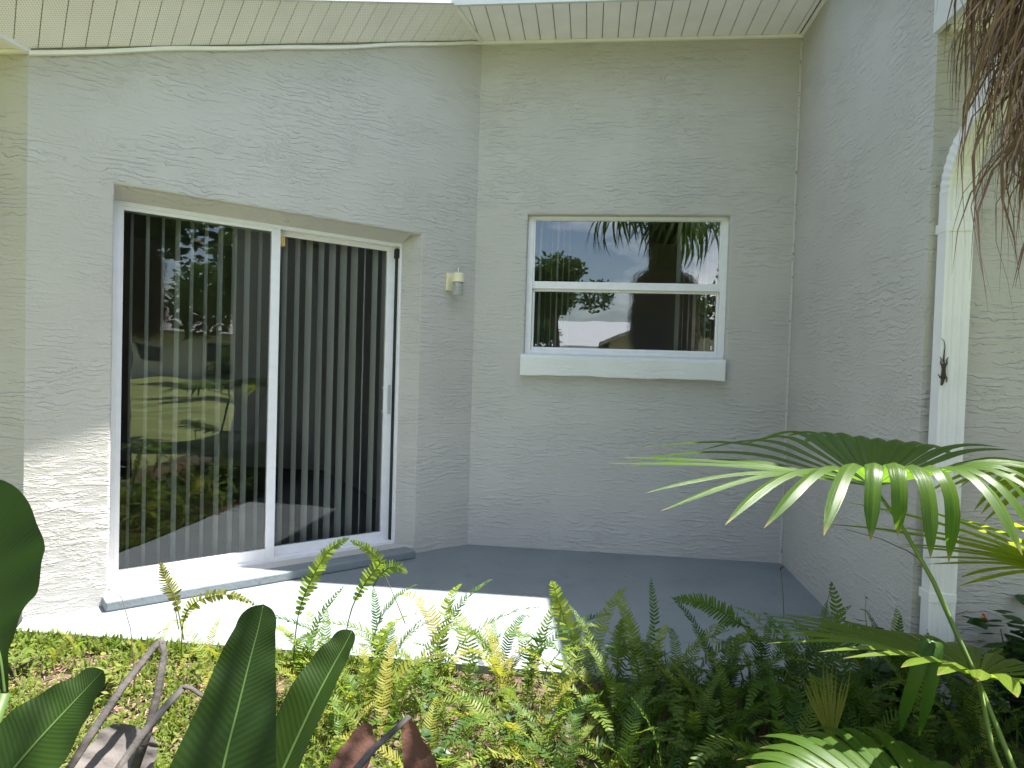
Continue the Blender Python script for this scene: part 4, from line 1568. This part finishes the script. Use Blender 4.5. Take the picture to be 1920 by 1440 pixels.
tocam = lambda p: (CAM - p).normalized()
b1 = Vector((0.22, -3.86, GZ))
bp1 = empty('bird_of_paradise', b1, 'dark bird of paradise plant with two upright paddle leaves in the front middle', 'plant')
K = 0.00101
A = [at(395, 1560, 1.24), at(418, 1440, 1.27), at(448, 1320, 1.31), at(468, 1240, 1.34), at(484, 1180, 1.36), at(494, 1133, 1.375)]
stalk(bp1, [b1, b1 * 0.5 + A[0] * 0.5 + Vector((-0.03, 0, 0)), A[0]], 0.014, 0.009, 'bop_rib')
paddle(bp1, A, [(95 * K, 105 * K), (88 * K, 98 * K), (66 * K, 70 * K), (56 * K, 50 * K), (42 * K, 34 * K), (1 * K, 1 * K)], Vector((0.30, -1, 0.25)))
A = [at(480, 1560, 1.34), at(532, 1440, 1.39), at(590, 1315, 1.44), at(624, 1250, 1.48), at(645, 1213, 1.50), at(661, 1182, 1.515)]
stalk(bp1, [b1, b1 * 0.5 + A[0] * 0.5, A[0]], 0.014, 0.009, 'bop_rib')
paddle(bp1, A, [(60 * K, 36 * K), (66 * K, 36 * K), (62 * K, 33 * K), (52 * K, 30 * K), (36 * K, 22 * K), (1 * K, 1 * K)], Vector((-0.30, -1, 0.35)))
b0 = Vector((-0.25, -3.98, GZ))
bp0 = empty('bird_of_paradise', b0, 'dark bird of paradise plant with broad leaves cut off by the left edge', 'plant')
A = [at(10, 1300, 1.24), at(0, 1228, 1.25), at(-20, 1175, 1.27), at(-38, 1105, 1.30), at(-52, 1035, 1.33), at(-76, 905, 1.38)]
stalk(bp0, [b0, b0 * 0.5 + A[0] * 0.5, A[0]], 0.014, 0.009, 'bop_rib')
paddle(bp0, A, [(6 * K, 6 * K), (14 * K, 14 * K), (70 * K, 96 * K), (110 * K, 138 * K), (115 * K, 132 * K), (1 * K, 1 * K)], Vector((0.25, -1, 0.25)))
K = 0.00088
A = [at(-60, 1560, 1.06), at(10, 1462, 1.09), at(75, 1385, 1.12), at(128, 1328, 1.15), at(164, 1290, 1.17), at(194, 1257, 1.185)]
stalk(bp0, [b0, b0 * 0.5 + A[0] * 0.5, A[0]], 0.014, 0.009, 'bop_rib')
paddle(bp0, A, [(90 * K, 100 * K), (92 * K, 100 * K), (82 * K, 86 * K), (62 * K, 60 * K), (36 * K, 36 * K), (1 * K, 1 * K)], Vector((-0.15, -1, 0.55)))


def dead(parent, pts, r0, r1, name='dead_stalk'):
    mb = MB()
    n = len(pts)
    mb.tube(pts, [r0 + (r1 - r0) * i / (n - 1) for i in range(n)], 7, 0.45)
    return mb.build(name, 'deadstalk', parent, smooth=True)


dead(bp1, [b1 + Vector((-.06, -.03, 0)), at(100, 1490, 1.15), at(165, 1385, 1.22), at(230, 1288, 1.3), at(290, 1212, 1.36), at(303, 1202, 1.37)], 0.0085, 0.007)
dead(bp1, [at(303, 1202, 1.37), at(308, 1225, 1.36), at(296, 1300, 1.33), at(275, 1380, 1.3), at(250, 1450, 1.28)], 0.007, 0.009)
dead(bp1, [b1 + Vector((-.03, -.04, 0)), at(215, 1450, 1.14), at(262, 1385, 1.2), at(310, 1325, 1.26), at(345, 1288, 1.31)], 0.009, 0.0065)
dead(bp1, [at(345, 1286, 1.31), at(358, 1290, 1.31), at(385, 1308, 1.32), at(400, 1330, 1.33)], 0.0075, 0.008)
dead(bp1, [b1 + Vector((.05, 0, 0)), at(640, 1475, 1.2), at(700, 1405, 1.27), at(768, 1343, 1.34)], 0.009, 0.006)
paddle(bp1, [at(180, 1500, 1.25), at(215, 1440, 1.3), at(240, 1395, 1.34), at(258, 1362, 1.36)], [(0.06, 0.07), (0.065, 0.075), (0.055, 0.065), (0.01, 0.01)],
       Vector((0.2, -1, 0.5)), 'deadleaf', 0.3, 'dead_leaf', 0, 0.005)
paddle(bp1, [at(640, 1500, 1.3), at(668, 1440, 1.34), at(690, 1395, 1.37), at(705, 1385, 1.38)], [(0.05, 0.03), (0.045, 0.03), (0.035, 0.02), (0.005, 0.005)],
       Vector((-0.3, -1, 0.4)), 'deadbrown', 0.4, 'dead_leaf', 0, 0.005)
paddle(bp1, [at(790, 1520, 1.32), at(785, 1440, 1.36), at(772, 1390, 1.38), at(766, 1350, 1.39)], [(0.035, 0.03), (0.03, 0.035), (0.02, 0.02), (0.004, 0.004)],
       Vector((0.3, -1, 0.3)), 'deadbrown', 0.5, 'dead_leaf', 0, 0.005)

# ------------------------------------------------------------------ small weeds, stems, shrub by the downspout
def stem(pts, r, mat, label, cat='stem', tipm=None):
    base = Vector(pts[0])
    e = empty('weed', base, label, 'weed')
    mb = MB()
    mb.tube(pts, [r * (1 - 0.5 * i / (len(pts) - 1)) for i in range(len(pts))], 4)
    mb.build('stalk', mat, e, smooth=True)
    if tipm:
        mb = MB()
        t = Vector(pts[-1])
        for _ in range(9):
            d = Vector((gr.gauss(0, 1), gr.gauss(0, 1), gr.gauss(0, 1))).normalized() * gr.uniform(0.008, 0.018)
            w = d.cross(Vector((0.3, 0.2, 1))).normalized() * 0.004
            mb.add([t - w, t + w, t + d], [(0, 1, 2)])
        mb.build('seed_head', tipm, e)
    return e


stem([at(250, 1330, 2.6), at(252, 1260, 2.6), at(245, 1180, 2.62), at(228, 1120, 2.63), at(205, 1105, 2.64)], 0.0022, 'twig', 'thin dark weed stem hooked over in front of the door step', tipm='pinklitter')
stem([at(335, 1180, 2.6), at(325, 1120, 2.6), at(316, 1090, 2.6)], 0.0018, 'twig', 'thin weed stalk below the yellow fern tip')
stem([at(1735, 1055, 2.75), at(1700, 1032, 2.75), at(1650, 1010, 2.75), at(1585, 992, 2.75)], 0.0022, 'twig', 'bare dark twig reaching left across the right wall')
stem([at(1470, 1160, 2.75), at(1468, 1110, 2.75), at(1464, 1065, 2.76)], 0.0018, 'twig', 'thin dark grass stalk at the foot of the wall corner', tipm='twig')
stem([at(1545, 1160, 2.7), at(1552, 1125, 2.7), at(1560, 1095, 2.7)], 0.0018, 'twig', 'dry brown seed stalk before the right wall', tipm='deadbrown')
stem([at(1625, 1180, 2.7), at(1622, 1140, 2.7), at(1625, 1120, 2.7)], 0.002, 'rachis', 'short green shoot before the right wall', tipm='fern_dark')
stem([at(760, 1170, 2.6), at(740, 1120, 2.6), at(720, 1075, 2.6)], 0.0018, 'twig', 'thin weed stalk over the sunlit patio')


def leafy(name, loc, n, rad, hgt, lsize, mat, label, cat, flowers=(), fm=None, seed=1):
    r = random.Random(seed)
    e = empty(name, loc, label, cat)
    L0 = Vector(loc)
    mb = MB()
    st = MB()
    for k in range(9):
        a = r.uniform(0, 2 * math.pi)
        tip = L0 + Vector((math.cos(a) * rad * r.uniform(.3, .9), math.sin(a) * rad * r.uniform(.3, .9), hgt * r.uniform(.5, 1)))
        st.tube([L0, (L0 + tip) / 2 + Vector((0, 0, hgt * .15)), tip], [0.006, 0.004, 0.002], 4)
        for q in range(n // 9):
            t = r.uniform(0.3, 1.05)
            p = L0.lerp(tip, t) + Vector((r.gauss(0, .05), r.gauss(0, .05), r.gauss(0.03, .05)))
            s = lsize * r.uniform(.6, 1.2)
            b = r.uniform(0, 2 * math.pi)
            d = Vector((math.cos(b), math.sin(b), r.uniform(-.5, .4))).normalized()
            w = d.cross(Vector((r.uniform(-.4, .4), r.uniform(-.4, .4), 1))).normalized()
            nn = w.cross(d)
            mb.add([p, p + d * s * .35 + w * s * .38, p + d * s * .7 + w * s * .26, p + d * s - nn * s * .1, p + d * s * .7 - w * s * .26, p + d * s * .35 - w * s * .38, p + d * s * .5 - nn * s * .08],
                   [(0, 1, 6), (1, 2, 6), (2, 3, 6), (3, 4, 6), (4, 5, 6), (5, 0, 6)])
    st.build('stem', 'twig', e)
    lf = mb.build('foliage', mat, e)
    lf['kind'] = 'stuff'
    for fpos in flowers:
        fb = MB()
        c = Vector(fpos)
        for q in range(14):
            d = Vector((r.gauss(0, 1), r.gauss(0, 1), r.gauss(0, 1))).normalized() * 0.018
            w = d.cross(Vector((.2, .3, 1))).normalized() * 0.008
            fb.add([c, c + d * .6 + w, c + d, c + d * .6 - w], [(0, 1, 2, 3)])
        fb.build('flower', fm, e)
    return e


leafy('leafy_shrub', (2.42, -2.12, GZ), 330, 0.26, 0.44, 0.08, 'shrub', 'dark leafy shrub with one orange flower at the foot of the downspout', 'shrub', [at(1846, 1157, 2.75)], 'orange', 3)
leafy('leafy_shrub', (2.02, -2.04, GZ), 160, 0.2, 0.30, 0.07, 'shrub', 'low dark shrub between the right wall and the downspout', 'shrub', seed=4)
leafy('broadleaf_weed', (0.62, -2.55, GZ), 27, 0.12, 0.18, 0.045, 'shrub', 'broad leaved green weed among the middle ferns', 'weed', seed=5)
leafy('broadleaf_weed', (0.40, -2.80, GZ), 27, 0.12, 0.18, 0.05, 'shrub', 'broad leaved weed low beside the brown dead leaf', 'weed', seed=6)

for k, (x, y, lb) in enumerate([(-1.45, -2.30, 'leafy green weed left in the sunny ground cover'), (-0.98, -2.42, 'leafy green weed under the bent dead stalk'),
                                (-0.50, -2.36, 'leafy green weed left of the tall paddle leaf'), (-1.70, -2.12, 'leafy green weed at the left corner of the patio')]):
    leafy('broadleaf_weed', (x, y, GZ), 45, 0.10, 0.09, 0.035, 'cover', lb, 'weed', seed=30 + k)

# mildew and old caulk in the inner corner right of the window
mm, nn_, ll, bb = nt('mildewed_caulk')
bb.inputs['Roughness'].default_value = 0.9
t_ = nn_.new('ShaderNodeTexCoord')
q_ = nn_.new('ShaderNodeTexNoise')
q_.inputs['Scale'].default_value = 55
q_.inputs['Detail'].default_value = 6
ll.new(t_.outputs['Object'], q_.inputs['Vector'])
f_ = maprange(nn_, ll, q_.outputs['Fac'], 0.58, 0.68, 0.0, 0.7)
x_ = nn_.new('ShaderNodeMixRGB')
x_.inputs['Color1'].default_value = (*WALL, 1)
x_.inputs['Color2'].default_value = (0.10, 0.10, 0.085, 1)
ll.new(f_, x_.inputs['Fac'])
ll.new(x_.outputs['Color'], bb.inputs['Base Color'])
mb = MB()
mb.add([(WX - 0.014, -0.002, 0.0), (WX - 0.002, -0.014, 0.0), (WX - 0.002, -0.014, H - 0.03), (WX - 0.014, -0.002, H - 0.03), (WX + 0.01, 0.01, 0.0), (WX + 0.01, 0.01, H - 0.03)],
       [(0, 1, 2, 3), (1, 4, 5, 2), (4, 0, 3, 5)])
mb.build('corner_caulk', mm, house, fixn=True)

# ------------------------------------------------------------------ tall palm with a shaggy skirt beside the photographer
pt = Vector((1.74, -3.92, GZ))
palm = empty('palm_tree', pt, 'tall palm with a shaggy skirt of dead brown fronds at the top right', 'palm')
mb = MB()
pr = random.Random(11)
mb.tube([pt, pt + Vector((.01, 0, 1.2)), pt + Vector((-.01, 0, 2.2)), pt + Vector((0, 0, 3.55))], [0.15, 0.12, 0.12, 0.12], 14)
mb.build('trunk', 'trunk', palm, smooth=True)


def shag(mb, n, zlo, zhi, rmax, seed, lmin, lmax, wmin, wmax):
    r = random.Random(seed)
    ns = 8
    tufts = [(r.uniform(0, 2 * math.pi), r.uniform(zlo, zhi), r.uniform(0.70, 1.0), r.gauss(0, 0.3)) for _ in range(n // 45)]
    for _ in range(n):
        ta, tz, tr, td = r.choice(tufts)
        a = ta + r.gauss(0, 0.10)
        z = tz + r.gauss(0, 0.05)
        r0 = 0.10
        r1 = rmax * tr * r.uniform(0.75, 1.05)
        L = r.uniform(lmin, lmax)
        w = r.uniform(wmin, wmax)
        da = td + r.gauss(0, 0.18)
        cu = r.gauss(0, 0.018)
        p = []
        for k in range(ns + 1):
            t = k / ns
            rr = r0 + (r1 - r0) * math.sin(min(1, t * 1.25) * math.pi / 2)
            aa = a + da * t
            p.append(pt + Vector((math.cos(aa) * rr + cu * math.sin(t * 5), math.sin(aa) * rr + cu * math.cos(t * 4), z + 0.05 * math.sin(t * 2.5) - L * t ** 1.5 + r.gauss(0, 0.004))))
        tw = r.uniform(-1.4, 1.4)
        L_, R_ = [], []
        for k, q in enumerate(p):
            t = k / ns
            aa = a + da * t
            sd = Vector((-math.sin(aa), math.cos(aa), 0)) * math.cos(tw + t) + Vector((math.cos(aa), math.sin(aa), 0)) * math.sin(tw + t)
            ww = w * min(1.0, 0.3 + 2.5 * t) * min(1.0, 1.6 * (1 - t) + 0.03)
            L_.append(q - sd * ww)
            R_.append(q + sd * ww)
        mb.add(L_ + R_, [(k, k + 1, ns + 2 + k, ns + 1 + k) for k in range(ns)])


mb = MB()
shag(mb, 21000, 1.72, 2.5, 0.45, 1, 0.16, 0.36, 0.0010, 0.0042)
shag(mb, 6500, 1.74, 2.5, 0.42, 3, 0.16, 0.36, 0.003, 0.009)
shag(mb, 2500, 2.4, 3.4, 0.24, 2, 0.20, 0.40, 0.001, 0.006)
o = mb.build('dead_frond_skirt', 'skirt', palm)
o['kind'] = 'stuff'
fanA = fan_mesh(lambda a: 0.95, 30, RAD(150), lambda a: RAD(10), 0.3, 31, lambda a: 1.0, lambda a: 0.6)
fanB = fan_mesh(lambda a: 0.85, 30, RAD(150), lambda a: RAD(0), 0.3, 32, lambda a: 1.2, lambda a: 0.8)
top = pt + Vector((0, 0, 3.5))
for i in range(12):
    a = i * 2.399
    e = math.radians(60 - 7.0 * i)
    d = Vector((math.cos(a) * math.cos(e), math.sin(a) * math.cos(e), math.sin(e)))
    L = 0.5
    h = top + d * L + Vector((0, 0, -0.12 if i > 8 else 0))
    stalk(palm, [top + Vector((0, 0, -0.05)), top + d * L * 0.5 + Vector((0, 0, 0.03)), h], 0.016, 0.010)
    fan_leaf(palm, h, d + Vector((0, 0, -0.35)), Vector((0, 0, 1)), 'palm', fanA if i % 2 else fanB)

# ------------------------------------------------------------------ the yard behind the photographer (seen in the panes)
def crown_mesh(n, seed, lobes=12):
    r = random.Random(seed)
    cs = [(Vector((r.gauss(0, .36), r.gauss(0, .36), r.uniform(-.42, .5))), r.uniform(.3, .5)) for _ in range(lobes)]
    mb = MB()
    for _ in range(n):
        c, q = r.choice(cs)
        d = Vector((r.gauss(0, 1), r.gauss(0, 1), r.gauss(0, 1))).normalized() * q * r.uniform(.55, 1.05)
        p = c + d
        s = r.uniform(.03, .075)
        u = Vector((r.gauss(0, 1), r.gauss(0, 1), r.gauss(0, .6))).normalized()
        w = u.cross(Vector((r.gauss(0, 1), r.gauss(0, 1), r.gauss(0, 1)))).normalized()
        mb.add([p, p + u * s + w * s * .5, p + u * s * 2, p + u * s - w * s * .5], [(0, 1, 2, 3)])
    me = mb.mesh('crown')
    me.materials.append(M['treeleaf'])
    return me


CR = [crown_mesh(8000, 40 + i) for i in range(3)]


def tree(x, y, hgt, rad, label, i, name='tree', trunk=True):
    e = empty(name, (x, y, GZ), label, 'tree', 'trees around the yard')
    cz = hgt - rad * 0.9
    ob = bpy.data.objects.new('crown', CR[i % 3])
    scene.collection.objects.link(ob)
    ob.parent = e
    ob.location = (0, 0, cz)
    ob.scale = (rad, rad, rad * 0.95)
    ob.rotation_euler = (0, 0, i * 1.3)
    mb = MB()
    b = Vector((x, y, GZ))
    mb.tube([b, b + Vector((.1, 0, cz * .5)), b + Vector((0, .1, cz))], [rad * .09, rad * .07, rad * .04], 8)
    for q in range(4):
        a = q * 1.7 + i
        mb.tube([b + Vector((0, 0, cz * .7)), b + Vector((math.cos(a) * rad * .5, math.sin(a) * rad * .5, cz + rad * .3))], [rad * .04, rad * .015], 6)
    mb.build('trunk', 'bark', e)
    return e


trees = [(-4.3, -4.9, 6.0, 2.6, 'added unseen leafy tree shading the left front wall from the sky'), (5.6, -7.2, 6.6, 2.2, 'leafy tree at the right of the yard mirrored high in the door'),  # first tree: added out of view to keep sky light off the wall
         (-0.2, -14.5, 4.6, 1.25, 'slim dark tree mirrored at the left of the window'), (-1.6, -16, 4.2, 1.5, 'bushy tree mirrored at the left edge of the window'),
         (6.2, -15, 5.5, 2.0, 'tree mirrored at the right edge of the window'),
         (17, -19.5, 8.5, 3.4, 'large tree mirrored at the upper left of the door glass'), (26, -14, 9, 4.2, 'large spreading tree beyond the lawn mirrored in the door glass'),
         (34, -15, 9, 4.5, 'far dark tree on the right of the lawn mirrored in the door'), (40, -38, 10, 5, 'far tall tree behind the white house'),
         (30, -32, 9, 4, 'dark tree left of the mirrored white house'), (48, -26, 10, 5, 'far tree right of the white house'), (15, -9.5, 5.5, 1.9, 'tree close to the lawn edge mirrored in the door middle'),
         (-14, -24, 9, 4, 'tree far left of the yard'), (-24, -14, 8, 4, 'tree at the far left fence line')]
for i, t in enumerate(trees):
    tree(*t, i)
# hedge bushes
for i, (x, y, s) in enumerate([(23, -12.5, 1.5), (27, -15.5, 1.6), (31, -17.5, 1.7), (-0.9, -13.2, 1.1), (0.2, -17.5, 1.2)]):
    e = empty('bush', (x, y, GZ), ['round green bush at the right lawn edge', 'green bush in the middle of the lawn edge', 'green bush beside the white house', 'bush with pink flowers mirrored low in the window', 'low bush before the neighbouring house'][i], 'bush')
    ob = bpy.data.objects.new('foliage', CR[i % 3])
    scene.collection.objects.link(ob)
    ob.parent = e
    ob.location = (0, 0, s * .6)
    ob.scale = (s, s, s * .75)
    if i == 3:
        fb = MB()
        for q in range(160):
            c = Vector((x, y, GZ + s * .6)) + Vector((gr.gauss(0, .6), gr.gauss(0, .6), gr.gauss(0.3, .3)))
            u = Vector((gr.gauss(0, 1), gr.gauss(0, 1), gr.gauss(0, 1))).normalized() * .05
            w = u.cross(Vector((.2, .5, .8))).normalized() * .04
            fb.add([c - u, c + w, c + u, c - w], [(0, 1, 2, 3)])
        fo = fb.build('blossom', 'pinkpetal', e)
        fo['kind'] = 'stuff'


def neighbour(x, y, w, d, h, rz, wallm, roofm, label, pitch=0.35):
    e = empty('neighbour_house', (x, y, GZ), label, 'house')
    c, s = math.cos(rz), math.sin(rz)
    T = lambda a, b, z: Vector((x + a * c - b * s, y + a * s + b * c, GZ + z))
    mb = MB()
    mb.box(T, -w / 2, w / 2, -d / 2, d / 2, 0, h)
    rh = d / 2 * pitch
    for sx in (-w / 2, w / 2):
        mb.add([T(sx, -d / 2, h), T(sx, d / 2, h), T(sx, 0, h + rh)], [(0, 1, 2)])
    mb.build('wall', wallm, e)
    mb = MB()
    o = 0.45
    for sg in (-1, 1):
        zz0 = h - o * pitch
        mb.add([T(-w / 2 - o, sg * (d / 2 + o), zz0), T(w / 2 + o, sg * (d / 2 + o), zz0), T(w / 2 + o, 0, h + rh), T(-w / 2 - o, 0, h + rh),
                T(-w / 2 - o, sg * (d / 2 + o), zz0 + .14), T(w / 2 + o, sg * (d / 2 + o), zz0 + .14), T(w / 2 + o, 0, h + rh + .14), T(-w / 2 - o, 0, h + rh + .14)],
               [(0, 1, 2, 3), (4, 5, 6, 7), (0, 1, 5, 4), (1, 2, 6, 5), (0, 3, 7, 4)])
    mb.build('roof', roofm, e, fixn=True)
    for (a0, a1, z0, z1) in ((-w * .35, -w * .2, 1, 2.1), (w * .1, w * .28, 1, 2.1)):
        mb = MB()
        mb.box(T, a0, a1, d / 2, d / 2 + .03, z0, z1)
        wo_ = mb.build('window', 'neighbour_wall', e)
        mb = MB()
        mb.box(T, a0 + .06, a1 - .06, d / 2 + .031, d / 2 + .036, z0 + .06, z1 - .06)
        mb.build('pane', 'winglass', wo_)
    return e


neighbour(35.5, -25.5, 9, 8, 2.7, math.radians(-55 + 90), 'neighbour_wall', 'neighbour_roof', 'white neighbouring house with grey roof beyond the lawn')
neighbour(0.4, -29, 5, 6, 2.3, 0.0, 'neighbour_tan', 'roof_white', 'tan neighbouring house with a pale roof behind the photographer', 0.4)
neighbour(4.4, -26, 7, 5.5, 2.4, RAD(90), 'neighbour_tan', 'neighbour_roof', 'neighbouring house with a brown gable roof mirrored in the window', 0.45)
